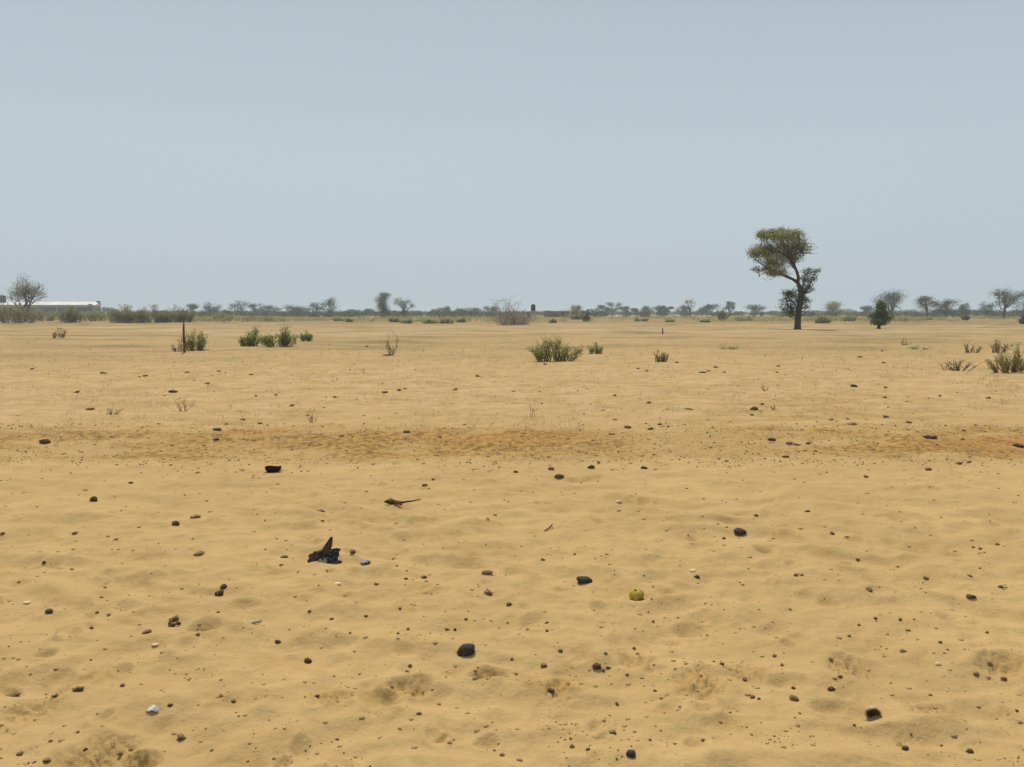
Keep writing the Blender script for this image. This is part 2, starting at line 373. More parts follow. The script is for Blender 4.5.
def place_labels(spots, marks, adj, ordinals=('nearest', 'second nearest', 'third nearest')):
    got = {}; taken = {}
    pairs = sorted((math.hypot((a[0]-m[0]), (a[1]-m[1])*1.6), i, j) for i, a in enumerate(spots) for j, m in enumerate(marks))
    rank = {}
    for d_, i, j in pairs:
        dx, dy = spots[i][0]-marks[j][0], (spots[i][1]-marks[j][1])*1.6
        dr = ('right of' if dx > 0 else 'left of') if abs(dx) > abs(dy) else ('below' if dy > 0 else 'above')
        rank[(j, dr)] = rank.get((j, dr), 0)+1
        if i in got or d_ > 170 or rank[(j, dr)] > len(ordinals): continue
        got[i] = '%s, %s one %s %s' % (adj, ordinals[rank[(j, dr)]-1], dr, marks[j][2])
    return got
# ------------------------------------------------------------------ plants
def bend(a, b, rng, k=.12, n=4):
    a, b = np.asarray(a, float), np.asarray(b, float); L = np.linalg.norm(b-a)
    t = np.linspace(0, 1, n)[:, None]; off = rng.normal(size=3)*k*L; off2 = rng.normal(size=3)*k*.5*L
    return a+(b-a)*t+np.sin(t*np.pi)*off+np.sin(t*2*np.pi)*off2
def crown_from(blobs, limbs, rng, twigs, per, leaf, wood, rw=.012, spread=.3, aspect=2.2, flat=.6):
    """blobs: centre, radii, share. twigs run from the nearest limb point to a point in a blob and carry leaf clusters"""
    lp = np.concatenate(limbs); tot = sum(b[2] for b in blobs); cs = []
    for c, r, share in blobs:
        for _ in range(int(twigs*share/tot)):
            d = rng.normal(size=3); d /= np.linalg.norm(d); q = rng.rand()**.42
            p = np.asarray(c)+d*np.asarray(r)*q*rng.uniform(.85, 1.12)
            near = lp[np.argsort(np.linalg.norm(lp-p, axis=1)+.5*rng.rand(len(lp)))[0]]
            if wood is not None and rng.rand() < .5:
                wood.tube(bend(near, p, rng, .10, 4), [rw*2, rw*1.4, rw, rw*.5], 3)
            k = rng.randint(int(per*.4), int(per*1.6)+1)
            cs.append(p+rng.normal(size=(k, 3))*spread*np.array([1, 1, flat]))
    return np.concatenate(cs)

def main_tree():
    rng = np.random.RandomState(11); x, y = ground_px(797.5, 329.5); k = y/F/math.cos(PITCH)
    base = gz(x, y)
    r = empty('acacia_tree', (x, y, base), 'lone tall acacia with leaning flat-topped olive crown on a dark crooked trunk', 'tree')
    q = lambda zx, zy, dy=0: np.array([(zx-437)/6.39*k, dy, (700-zy)/6.39*k])
    wood = MB(); kk = k/6.39
    trunk = [q(437,706), q(437,690), q(438,620), q(446,540), q(456,485), q(445,440), q(428,405)]
    wood.tube(trunk, np.array([27, 21, 17.5, 18, 19, 14, 11])*kk, 10)
    lb = [q(428,405), q(405,385,.3), q(372,368,.5), q(330,350,.7), q(285,330,.9), q(235,322,1.0)]
    wood.tube(lb, np.array([12, 9, 9, 7, 5, 3])*kk, 7)
    rb = [q(428,410), q(426,375,-.3), q(408,335,-.5), q(385,300,-.7), q(350,245,-.8), q(330,180,-.6), q(300,120,-.3)]
    wood.tube(rb, np.array([12, 10, 9, 8, 6, 4, 2])*kk, 7)
    lim = [np.array(trunk[3:]), np.array(lb), np.array(rb)]
    def limb(a, b, r0, n=5, kb=.1):
        p = bend(a, b, rng, kb, n); wood.tube(p, np.linspace(r0, r0*.25, n)*kk, 5); lim.append(p); return p
    ends = [(180,105),(230,90),(300,85),(370,85),(425,95),(465,130),(490,180),(480,225),(150,200),(130,235),(190,250),(240,210),(280,150),(350,150),(410,180),(420,240),(340,210),(250,300),(300,290),(350,270),(150,270)]
    for i, (a, b) in enumerate(ends):
        s = (rb[2+(i % 4)] if a > 260 else (lb[3+(i % 3)] if i % 2 else rb[3+i % 3])); dy = rng.uniform(-1.9, 1.9)
        p = limb(s, q(a, b, dy), 4.5)
        for _ in range(3): limb(p[2], p[-1]+np.clip(rng.normal(size=3), -1.2, 1.2)*[.6, .9, .4], 2.2, 4)
    limb(lb[3], q(140, 318, .8), 4); limb(lb[4], q(190, 372, .4), 2.5); limb(lb[3], q(215, 375, .8), 2)
    # growth to the right and low down the trunk
    s = np.array(trunk[4]); sp = [(560,318),(535,335),(545,385),(530,430),(500,345),(470,365),(520,450),(575,312)]
    for a, b in sp: limb(s+rng.normal(size=3)*.1, q(a, b, rng.uniform(-.8, .8)), 4, 5, .08)
    for a, b in [(345,462),(370,480),(340,505),(350,550),(325,560),(380,610),(400,520),(505,520),(490,560),(480,600),(395,590),(500,575)]:
        limb(q(440, min(b+40, 640)), q(a, b, rng.uniform(-1, 1)), 3.5, 5, .12)
    e = lambda zx, zy, rx, rz, ry=None, dy=0: (q(zx, zy, dy), (rx*kk, (ry or rx)*kk*.85, rz*kk))
    top = [(*e(300,105,135,36,150), 5), (*e(400,115,70,35), 2), (*e(215,110,50,35), 1.4), (*e(440,180,65,45), 2.4), (*e(330,170,120,60), 4), (*e(190,210,75,45), 2.6),
           (*e(270,240,110,55), 4), (*e(390,240,70,45), 2), (*e(290,305,85,45), 3), (*e(300,345,75,22), 1.6), (*e(180,325,42,16), .5), (*e(150,225,40,28), .7)]
    low = [(*e(510,335,55,22), .5), (*e(490,385,50,35), .8), (*e(475,440,55,30), .9), (*e(375,470,42,22), .7), (*e(370,545,55,50), 1.2), (*e(475,530,35,45), .6), (*e(400,590,45,35), .7), (*e(420,500,55,50), .7)]
    c1 = crown_from(top, lim, rng, 1250, 16, .1, wood, .010, .22, flat=.5)
    c2 = crown_from(low, lim, rng, 620, 9, .1, wood, .014, .20, flat=.4)
    # twigs poking out of the outline
    for _ in range(420):
        al = top+low; b = al[rng.randint(len(al))]; d = rng.normal(size=3); d[2] = d[2]*.5+.1; d /= np.linalg.norm(d)
        p = b[0]+d*np.array(b[1])*.8; e_ = b[0]+d*np.array(b[1])*rng.uniform(1.0, 1.25)
        wood.tube([p, (p+e_)/2+rng.normal(size=3)*.04, e_], [.018, .012, .005], 3)
    wood.build('trunk', M['bark'], r, True)
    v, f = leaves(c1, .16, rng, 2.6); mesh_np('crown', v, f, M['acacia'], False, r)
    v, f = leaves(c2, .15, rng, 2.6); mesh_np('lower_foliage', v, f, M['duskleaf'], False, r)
main_tree()

def far_tree(px, ytop, wpx, Y0, kind, label, leafm='farleaf', group=None, seed=None):
    rng = np.random.RandomState(seed or int(px*7+ytop)); x, _ = at_dist(px, Y0); k = Y0/F
    Hh = zat(ytop, Y0); rx = wpx/2*k*1.36
    r = empty('tree', (x, Y0, 0), label, 'tree', group); wood = MB(); limbs = []; tr = max(.16, Hh*.038)
    lean = rng.uniform(-.16, .16)*rx; sq = rng.uniform(-.35, .35)
    def limb(a, b, r0): p = bend(a, b, rng, .08, 5); wood.tube(p, np.linspace(r0, r0*.35, 5), 5); limbs.append(p)
    L = dict(umbrella=.30, round=.20, tall=.14, bush=.1, sparse=.3, bare=.4, young=.5)[kind]
    top = np.array([lean, 0, Hh*L]); wood.tube([(0,0,-.2), (0,0,.15), (lean*.4, 0, Hh*L*.5), top], [tr*1.5, tr*1.1, tr, tr*.8], 7); limbs.append(np.array([top]))
    B = []
    if kind == 'umbrella':
        for i in range(10):
            a = rng.uniform(0, 6.28); q = rng.uniform(.1, .72)*(1+sq*math.cos(a)); zz = rng.uniform(.45, .86) if q < .5 else rng.uniform(.56, .88)
            c = np.array([lean+math.cos(a)*rx*q, math.sin(a)*rx*q, Hh*zz])
            B.append((c, (rx*rng.uniform(.3, .45), rx*.4, Hh*rng.uniform(.08, .14)), 1)); limb(top, c, tr*.5)
    elif kind in ('round', 'bush'):
        for i in range(12):
            a = rng.uniform(0, 6.28); q = rng.uniform(.05, .68)*(1+sq*math.cos(a)); zz = rng.uniform(.26, .80) if q > .35 else rng.uniform(.35, .88)
            c = np.array([lean+math.cos(a)*rx*q, math.sin(a)*rx*q, Hh*zz]); s = rng.uniform(.3, .48)
            B.append((c, (rx*s, rx*s, Hh*.17), 1)); limb(top, c, tr*.45)
    elif kind == 'young':
        for i in range(22):
            zz = rng.uniform(.16, .93); wz = max(.22, 1.0-.9*abs(zz-.38)/.6); a = rng.uniform(0, 6.28); q = rng.uniform(.1, .95)*wz*rng.uniform(.6, 1)
            c = np.array([math.cos(a)*rx*q+.15*rx*zz, math.sin(a)*rx*q, Hh*zz]); B.append((c, (rx*.22*wz+.06, rx*.22*wz+.06, Hh*.05), 1)); limb(np.array([0, 0, Hh*zz*.6]), c, tr*.35)
    elif kind == 'tall':
        for i in range(16):
            zz = .22+.70*i/15; c = np.array([lean*.3+rng.uniform(-.25, .25)*rx, rng.uniform(-.4, .4)*rx, Hh*zz*.985])
            B.append((c, (rx*rng.uniform(.55, .7), rx*.6, Hh*.10), 1)); limb(top if zz > .4 else (0, 0, Hh*.2), c, tr*.45)
    else:
        for i in range(12 if kind == 'sparse' else 9):
            a = rng.uniform(0, 6.28); q = rng.uniform(.2, .95); zz = rng.uniform(.45, .93)
            c = np.array([lean+math.cos(a)*rx*q, math.sin(a)*rx*q, Hh*zz]); B.append((c, (rx*.34, rx*.34, Hh*.12), 1)); limb(top*rng.uniform(.5, 1), c, tr*.45)
    tw = {'umbrella': 150, 'round': 190, 'tall': 420, 'bush': 120, 'sparse': 150, 'bare': 110, 'young': 170}[kind]
    lf = max(.26 if Y0 > 100 else .13, .0009*Y0); tall_n = 5 if Y0 < 100 else 1
    per = 4 if kind == 'bare' else 11
    cs = crown_from(B, limbs, rng, tw*(1+(wpx > 18))*tall_n, per, lf, wood, .03, rx*.12+.12, flat=.6)
    cs[:, 2] = np.clip(cs[:, 2], .3, Hh*1.04)
    wood.build('trunk', M['bark'], r); v, f = leaves(cs, lf*1.1, rng, 1.7); mesh_np('crown', v, f, M[leafm], False, r)

TREES = [
 (115, 307.5, 14, 520, 'umbrella', 'low flat tree showing above the gap left of the long thicket'),
 (194.5, 303, 11, 420, 'umbrella', 'small tree just behind the right end of the long thicket'),
 (211.5, 302, 15, 380, 'round', 'rounded dark tree at the right end of the long left thicket'),
 (238.5, 301, 15, 400, 'sparse', 'small spreading tree with pointed top above the pair of green bushes'),
 (258.5, 303.5, 11, 420, 'sparse', 'thin open tree right of the small pointed spreading tree'),
 (273.5, 305.5, 16, 430, 'umbrella', 'low wide flat-topped tree with dark even top left of the broad dense tree'),
 (299, 304, 21, 400, 'round', 'broad dense dark tree second to the left of the brownish open tree'),
 (319, 303, 13, 410, 'sparse', 'uneven tree touching the left side of the brownish open tree'),
 (332.5, 297.5, 17, 330, 'round', 'taller brownish open tree left of the tall dark column tree'),
 (355, 309.5, 13, 560, 'umbrella', 'very low faint flat tree in the gap left of the tall dark column tree'),
 (370, 309, 12, 560, 'umbrella', 'faint low tree immediately left of the tall dark column tree'),
 (384.5, 292, 15, 300, 'tall', 'tall dark column-shaped tree with a flat top, tallest of the middle line', 'duskleaf'),
 (404, 298, 15, 290, 'sparse', 'olive green tree with spreading top just right of the tall dark column tree'),
 (437, 308, 12, 520, 'round', 'low rounded tree two to the right of the column tree'),
 (448, 306, 8, 520, 'round', 'narrow pointed low tree between column tree and dead grey bush'),
 (462, 308, 15, 500, 'round', 'wide low dark tree between column tree and dead grey bush'),
 (476, 308, 13, 520, 'umbrella', 'small low flat tree second to the left of the dead grey bush'),
 (491, 306, 12, 470, 'umbrella', 'flat-topped small tree just left of the dead grey bush'),
 (576.5, 304, 13, 270, 'round', 'pale green upright tree at the right end of the mud building', 'greyleaf'),
 (603, 305.5, 10, 450, 'sparse', 'small thin tree right of the pale green upright tree'),
 (612, 303, 13, 450, 'sparse', 'pointed open tree, second right of the pale green upright tree'),
 (624.5, 306, 10, 470, 'umbrella', 'little umbrella tree between the pointed open tree and the round-topped tree'),
 (634, 308, 7, 480, 'umbrella', 'tiniest tree of the row right of the mud building'),
 (644.5, 306.5, 11, 460, 'round', 'small round-topped tree standing midway between mud building and bare brown tree'),
 (658.5, 305, 13, 430, 'umbrella', 'wide umbrella tree with thin visible trunk left of the bare brown tree'),
 (667, 306.5, 9, 440, 'umbrella', 'small umbrella tree joined to the right of a wide umbrella tree'),
 (680, 305, 12, 430, 'round', 'round dark tree just left of the bare brown tree'),
 (689.5, 299, 10, 330, 'bare', 'bare brown vase-shaped tree standing above the pale strip', 'dryleaf'),
 (701, 307.5, 11, 450, 'umbrella', 'low flat tree just right of the bare brown tree'),
 (711, 302.5, 15, 400, 'umbrella', 'arched umbrella tree two to the right of the bare brown tree'),
 (728, 300, 8, 380, 'sparse', 'narrow upright tree left of the lone acacia'),
 (753, 303.5, 16, 340, 'umbrella', 'flat-topped umbrella tree under the left edge of the lone acacia crown'),
 (829, 302, 20, 360, 'round', 'pale rounded tree just right of the lone acacia trunk', 'greyleaf'),
 (863, 305, 11, 420, 'umbrella', 'faint small tree left of the dark green bush'),
 (891, 290.5, 27, 260, 'round', 'large open-crowned tree right behind the dark green bush'),
 (923.5, 295.5, 21, 270, 'umbrella', 'dark flat-topped tree between the two rounded trees at right', 'duskleaf'),
 (943, 298, 20, 280, 'round', 'grey-green rounded tree right of the dark flat-topped tree'),
 (958, 301, 10, 300, 'round', 'small tree touching the right side of a grey-green rounded tree'),
 (983, 301, 15, 290, 'round', 'short dense tree at the foot of the tall leaning right tree'),
 (1000, 284.5, 28, 230, 'umbrella', 'tall umbrella tree near the right edge leaning to the right'),
 (1020, 295, 17, 270, 'round', 'rounded tree cut by the right edge'),
]
for t_ in TREES: far_tree(*t_[:6], *(t_[6:]), group='trees along the horizon')

def shrub(px, pybase, wpx, hpx, label, leafm='green', stemm='drystem', nst=26, lv=14, leaf=.06, name='bush', cat='bush', group=None, splay=.9, seed=None, rw=.006, Y0=None, lean=0, up=.6, sub=2):
    rng = np.random.RandomState(seed or int(px*3+pybase*5))
    if Y0: x, y = at_dist(px, Y0)
    else: x, y = ground_px(px, pybase)
    k = y/F; hw, hh = wpx/2*k, hpx*k
    r = empty(name, (x, y, gz(x, y)), label, cat, group); st = MB(); cs = []
    K = max(3, min(12, nst//6)); ca = np.linspace(-.8, .8, K)+rng.normal(size=K)*.12; cy_ = rng.uniform(-.6, .6, K)
    ch = np.clip(rng.uniform(.45, .95, K)*(1-.3*ca**2), .3, 1); ch[rng.randint(K//3, K-K//3)] = 1.0
    for i in range(nst):
        c_ = rng.randint(K); hgt = hh*ch[c_]*rng.uniform(.55, 1.0)
        jn = .62 if nst > 12 else .12; b0 = np.array([hw*jn*ca[c_]+rng.normal()*hw*.05, hw*.8*jn*cy_[c_]+rng.normal()*hw*.05, -.03])
        tip = np.array([hw*splay*(ca[c_]+rng.normal()*1.0/K)+lean*hgt, hw*splay*(.6*cy_[c_]+rng.normal()*.9/K), hgt])
        p = bend(b0, tip, rng, .09, 6); p[0] = b0; st.tube(p, np.linspace(rw*2.2, rw*.6, 6), 4)
        tips = [p]
        for _ in range(sub):
            s = p[rng.randint(1, 5)]; e_ = s+np.array([rng.normal()*hw*.13, rng.normal()*hw*.16, rng.uniform(.1, .3)*hh]); e_[2] = min(e_[2], hh*ch[c_]); pp = bend(s, e_, rng, .1, 4); st.tube(pp, np.linspace(rw*1.1, rw*.4, 4), 3); tips.append(pp)
        for pp in tips:
            n = rng.poisson(lv/(1+sub)*1.2)
            if n:
                u = rng.uniform(.25, 1.05, n)*(len(pp)-1); i0 = np.clip(u.astype(int), 0, len(pp)-2); fr = (u-i0)[:, None]
                cs.append(pp[i0]*(1-fr)+pp[i0+1]*fr+rng.normal(size=(n, 3))*leaf*.7)
    st.build('stem', M[stemm], r)
    if cs:
        cs = np.concatenate(cs); cs[:, 2] = np.maximum(cs[:, 2], .02)
        v, f = leaves(cs, leaf, rng, 1.9, up); mesh_np('foliage', v, f, M[leafm], False, r)
    return r

# thickets and bushes at the foot of the tree line
shrub(22, 323, 48, 22, 'brown twiggy thicket around the foot of the bare tree', 'greyleaf', 'dead', 90, 26, .20, Y0=128, rw=.02, name='thicket', cat='thicket')
shrub(2, 323, 22, 14, 'brown-green thicket cut by the left edge', 'greyleaf', 'dead', 60, 30, .2, Y0=155, rw=.02, name='thicket', cat='thicket')
shrub(49, 323, 28, 16, 'light green bush between the bare tree and the brown rounded bush', 'green', 'dead', 50, 30, .2, Y0=165, rw=.02)
shrub(72, 323, 34, 19, 'brown rounded bush in front of the warehouse', 'greyleaf', 'dead', 90, 34, .2, Y0=128, rw=.02)
shrub(98, 323, 28, 16, 'green bush at the right end of the warehouse', 'green', 'dead', 60, 30, .2, Y0=160, rw=.02)
for i, (px, wp, hp, lab, lm) in enumerate([(132, 48, 19, 'left rounded third of the long olive thicket', 'greyleaf'), (160, 46, 18, 'lower middle third of the long olive thicket', 'greyleaf'), (180, 38, 18, 'right rounded third of the long olive thicket', 'greyleaf')]):
    shrub(px, 323, wp, hp, lab, lm, 'dead', 110, 34, .2, Y0=128+i*2, rw=.02, name='thicket', cat='thicket', group='long olive thicket')
shrub(224, 322, 22, 9, 'low green bush right of the long olive thicket', 'green', 'dead', 50, 30, .2, Y0=165, rw=.02)
shrub(586, 323, 9, 9, 'dark rounded bush right of the pale upright tree', 'farleaf', 'dead', 50, 30, .18, Y0=150, rw=.02)
shrub(576, 320, 16, 8, 'pale bush at the foot of the pale upright tree', 'greyleaf', 'dead', 50, 26, .2, Y0=190, rw=.02)
shrub(720, 321, 16, 13, 'pale olive bush in front of the arched umbrella tree', 'greyleaf', 'dead', 70, 32, .2, Y0=190, rw=.02)
shrub(821, 324, 23, 9, 'low blue-green bush right of the acacia trunk', 'green', 'dead', 70, 30, .16, Y0=130, rw=.02)
shrub(848, 322, 18, 6, 'flat low green bush left of the dark green bush', 'green', 'dead', 50, 26, .16, Y0=150, rw=.02)
shrub(744, 322, 20, 6, 'low bright green bush left of the acacia trunk', 'green', 'dead', 50, 30, .16, Y0=160, rw=.02)
shrub(962, 320, 10, 6, 'small dark bush under the right-hand rounded trees', 'farleaf', 'dead', 40, 30, .16, Y0=170, rw=.02)
shrub(1020, 324, 12, 10, 'low dark bush at the right edge below the rounded tree', 'farleaf', 'dead', 40, 30, .16, Y0=120, rw=.02)
far_tree(876.5, 301, 15, 84, 'young', 'dense dark green young tree standing in front of the large open-crowned tree', 'deepgreen', 'bushes and young trees of the plain')
# dark green patches in the far grass
LOW = [(395, 322, 14, 5), (408, 323, 12, 5), (432, 323, 16, 5), (447, 323, 14, 6), (462, 322, 12, 5), (255, 320, 14, 5), (268, 321, 12, 4), (340, 321, 12, 5), (350, 322, 8, 4), (553, 323, 6, 4), (900, 321, 12, 4), (925, 320, 12, 4), (640, 321, 14, 4), (668, 322, 10, 3), (703, 322, 12, 3)]
LM = [(384,318,'the tall dark column tree'),(512,318,'the dead grey bush'),(332,318,'the brownish open tree'),(258,318,'the thin open tree'),(689,318,'the bare brown tree'),(624,318,'the little umbrella tree'),(877,322,'the dark green young tree'),(943,318,'the grey-green rounded tree')]
LL = place_labels(LOW, LM, 'low grey-green shrub in far grass', ('nearest', 'second', 'third', 'fourth', 'fifth'))
for i, (px, py, wp, hp) in enumerate(LOW):
    shrub(px, py, wp, hp, LL.get(i, 'low grey-green shrub in the far grass before the tree line'), 'green' if i % 3 else 'greyleaf', 'dead', 30, 26, .2, group='low shrubs before the tree line', Y0=1261/(py-HOR), rw=.015)
# bare tree at left
def bare_tree():
    rng = np.random.RandomState(4); x, y = at_dist(23, 150); k = y/F
    r = empty('bare_tree', (x, y, 0), 'tall thin bare tree with forking grey branches before the warehouse', 'tree'); wd = MB(); cs = []
    def grow(p, d, L, r0, lev):
        e = p+d*L; pts = bend(p, e, rng, .07, 5); wd.tube(pts, np.linspace(r0, r0*.6, 5), 5 if lev < 2 else 3)
        if lev == 5:
            cs.append(e+rng.normal(size=(3, 3))*.25); return
        for _ in range(3 if lev < 4 else 2):
            nd = d*.9+rng.normal(size=3)*[.62, .62, .3]; nd[2] += .12; nd /= np.linalg.norm(nd)
            s = pts[rng.randint(2, 5)]; grow(s, nd, L*rng.uniform(.62, .85), r0*.6, lev+1)
    for i in range(4):
        a = rng.uniform(0, 6.28); d = np.array([math.cos(a)*.35, math.sin(a)*.35, 1]); d /= np.linalg.norm(d); grow(np.array([math.cos(a)*.3, math.sin(a)*.3, -.2]), d, 50*k*.32, .15, 0)
    tr = wd.build('trunk', M['bark'], r)
    v, f = leaves(np.concatenate(cs), .22, rng, 2.0); mesh_np('crown', v, f, M['greyleaf'], False, r)
    zmax = max(q[2] for q in tr.bound_box); xm = max(abs(q[0]) for q in tr.bound_box)
    s = 49*k/zmax; x0_, x1_ = np.percentile([q_.co.x for q_ in tr.data.vertices], [4, 96]); sc_ = 30*k/(x1_-x0_)
    r.scale = (sc_, sc_, s); r.location.x -= (x0_+x1_)/2*sc_-5*k
bare_tree()
def dead_bush():
    rng = np.random.RandomState(9); x, y = ground_px(512, 325); k = y/F; wd = MB(); cs = []
    r = empty('dead_bush', (x, y, gz(x, y)), 'tangled grey-brown leafless heap of branches left of the black water tank', 'dead bush')
    for i in range(110):
        bx = rng.uniform(-17, 17)*k; h = (22*math.exp(-((bx/k+7)/7)**2)+13)*k*rng.uniform(.3, 1.0)*(1-.5*abs(bx/(16*k))**2)
        b0 = np.array([bx*.8, rng.normal()*.9, -.05]); e = np.array([bx+rng.normal()*.7, rng.normal()*1.1, h])
        p = bend(b0, e, rng, .15, 6); wd.tube(p, np.linspace(.036, .010, 6), 4)
        for _ in range(4):
            s = p[rng.randint(2, 6)]; wd.tube(bend(s, s+rng.normal(size=3)*[.6, .6, .35]+[0, 0, .15], rng, .12, 4), [.02, .015, .012, .006], 3)
    for a, b, c in [(-3, 5, 17), (6, 9, 13), (2, 4, 23), (10, 13, 17)]: wd.tube(bend((a*k, 0, 0), (b*k, -.5, c*k), rng, .1, 6), np.linspace(.09, .02, 6), 5)
    wd.build('branches', M['dead'], r)
dead_bush()

# mid-ground bushes
shrub(553, 361, 56, 28, 'large grey-green bush with upright leafy stems in the middle of the plain', 'green', 'drystem', 76, 27, .058, rw=.006, splay=1.1, seed=3, up=1.5)
shrub(596, 353.5, 13, 13, 'small round green bush right of the large grey-green bush', 'green', 'drystem', 22, 32, .058, rw=.005)
shrub(251, 346, 20, 20, 'green bush with one tall clump, left in the pair of joined bushes', 'green2', 'drystem', 34, 30, .085, rw=.008, splay=1.0)
shrub(280, 347, 32, 20, 'wider dark green bush with several pointed tufts, right of the pair', 'green2', 'drystem', 50, 30, .085, rw=.008, splay=1.1, up=1.2)
shrub(307, 340.5, 13, 12, 'small green bush right of the joined pair of bushes', 'green2', 'drystem', 24, 28, .085, rw=.008)
shrub(195, 351.5, 24, 26, 'sparse green shrub growing behind the dark wooden post', 'green', 'drystem', 40, 34, .07, rw=.006, splay=1.1)
shrub(180, 352.5, 16, 14, 'thin dry weed growing left of the wooden post', 'straw', 'drystem', 16, 14, .05, rw=.004, name='dry_weed', cat='dry weed')
def stump_post():
    x, y = ground_px(186.5, 353); k = y/F; m = MB(); rng = np.random.RandomState(2)
    n = 9; pts = [(-.02+.008*math.sin(i*.9)+.012*i/8, 0, -.15+(30*k+.15)*i/(n-1)) for i in range(n)]
    m.tube(pts, [.07, .052, .048, .046, .05, .042, .044, .036, .022], 9)
    o = m.build('post', M['post'], None, True); o.location = (x, y-.15, gz(x, y)); tag(o, 'dark upright wooden post standing alone in the sand at left', 'post')
    x, y = ground_px(196, 352); m = MB(); m.tube([(-.35, 0, .03), (-.1, .02, .06), (.2, -.02, .04), (.5, .03, .05)], [.03, .028, .022, .012], 6)  # the post's shadow, built as a dark solid strip on the sand
    o = m.build('post_shadow', M['post'], None, True); o.location = (x, y, gz(x, y)); tag(o, 'solid dark strip for the shadow at the foot of the wooden post', 'branch')
    x, y = ground_px(662.5, 334); m = MB(); m.tube([(0, 0, -.1), (.02, 0, .2), (0, 0, .48)], [.06, .05, .035], 7)
    o = m.build('stump', M['post'], None, True); o.location = (x, y, gz(x, y)); tag(o, 'short dark stump far out between the bushes and the acacia', 'stump')
stump_post()
D = dict(leafm='straw', name='dry_weed', cat='dry weed')
shrub(391, 355, 13, 26, 'tall thin dry weed standing right of the small green bush', nst=9, lv=8, leaf=.05, **D)
shrub(660, 362.5, 15, 14, 'brown dry bushlet right of the large grey-green bush', leafm='dryleaf', name='dry_weed', cat='dry weed', nst=40, lv=10, leaf=.035, rw=.004, stemm='drystem')
shrub(60, 338, 16, 13, 'dry brown weed below the rounded brown bush', nst=18, lv=12, leaf=.08, **D)
shrub(1010, 373, 40, 30, 'bleached twiggy shrub at the right edge of the plain', leafm='green', stemm='straw', nst=56, lv=13, leaf=.05, rw=.007, splay=1.2, up=1.)
shrub(957, 370, 22, 13, 'low bent dry shrub left of the bleached twiggy shrub', nst=20, lv=10, leaf=.04, rw=.007, leafm='straw', stemm='drystem', name='dry_shrub', cat='dry weed', splay=1.4)
shrub(970, 352, 20, 14, 'dry twiggy weed above the low bent dry shrub', nst=14, lv=8, leaf=.05, rw=.007, **D)
shrub(997, 352, 22, 16, 'dry brown weed behind the bleached twiggy shrub', nst=20, lv=12, leaf=.05, rw=.007, **D)
shrub(311, 424, 14, 18, 'thin dry weed with hooked tip above the dark litter band', nst=6, lv=4, leaf=.02, rw=.002, **D)
shrub(112, 418, 20, 14, 'spindly dry weed near the long flat litter at left', nst=9, lv=5, leaf=.02, rw=.002, **D)
shrub(185, 415, 24, 14, 'wispy dry weed left of the orange soil patch', nst=10, lv=4, leaf=.02, rw=.002, **D)
shrub(765, 394, 8, 12, 'single dry stalk between the acacia and the dark dung', nst=4, lv=4, leaf=.025, rw=.003, **D)
shrub(530, 420, 8, 14, 'thin dry stalks just above the litter band at the middle', nst=4, lv=3, leaf=.02, rw=.002, **D)
shrub(905, 345, 12, 9, 'faint dry weed out on the far right sand', nst=8, lv=8, leaf=.05, rw=.005, **D)
shrub(773, 414, 7, 8, 'small green sprig right of the dark dung by the litter band', leafm='green', nst=6, lv=8, leaf=.025, rw=.002, name='sprig', cat='plant')
shrub(920, 349, 16, 4, 'flat dull green ground plant far right of the acacia', leafm='green', nst=16, lv=10, leaf=.06, rw=.004, name='ground_plant', cat='plant')
shrub(728, 349, 18, 4, 'flat dull green ground plant left below the acacia', leafm='green', nst=16, lv=10, leaf=.06, rw=.004, name='ground_plant', cat='plant')

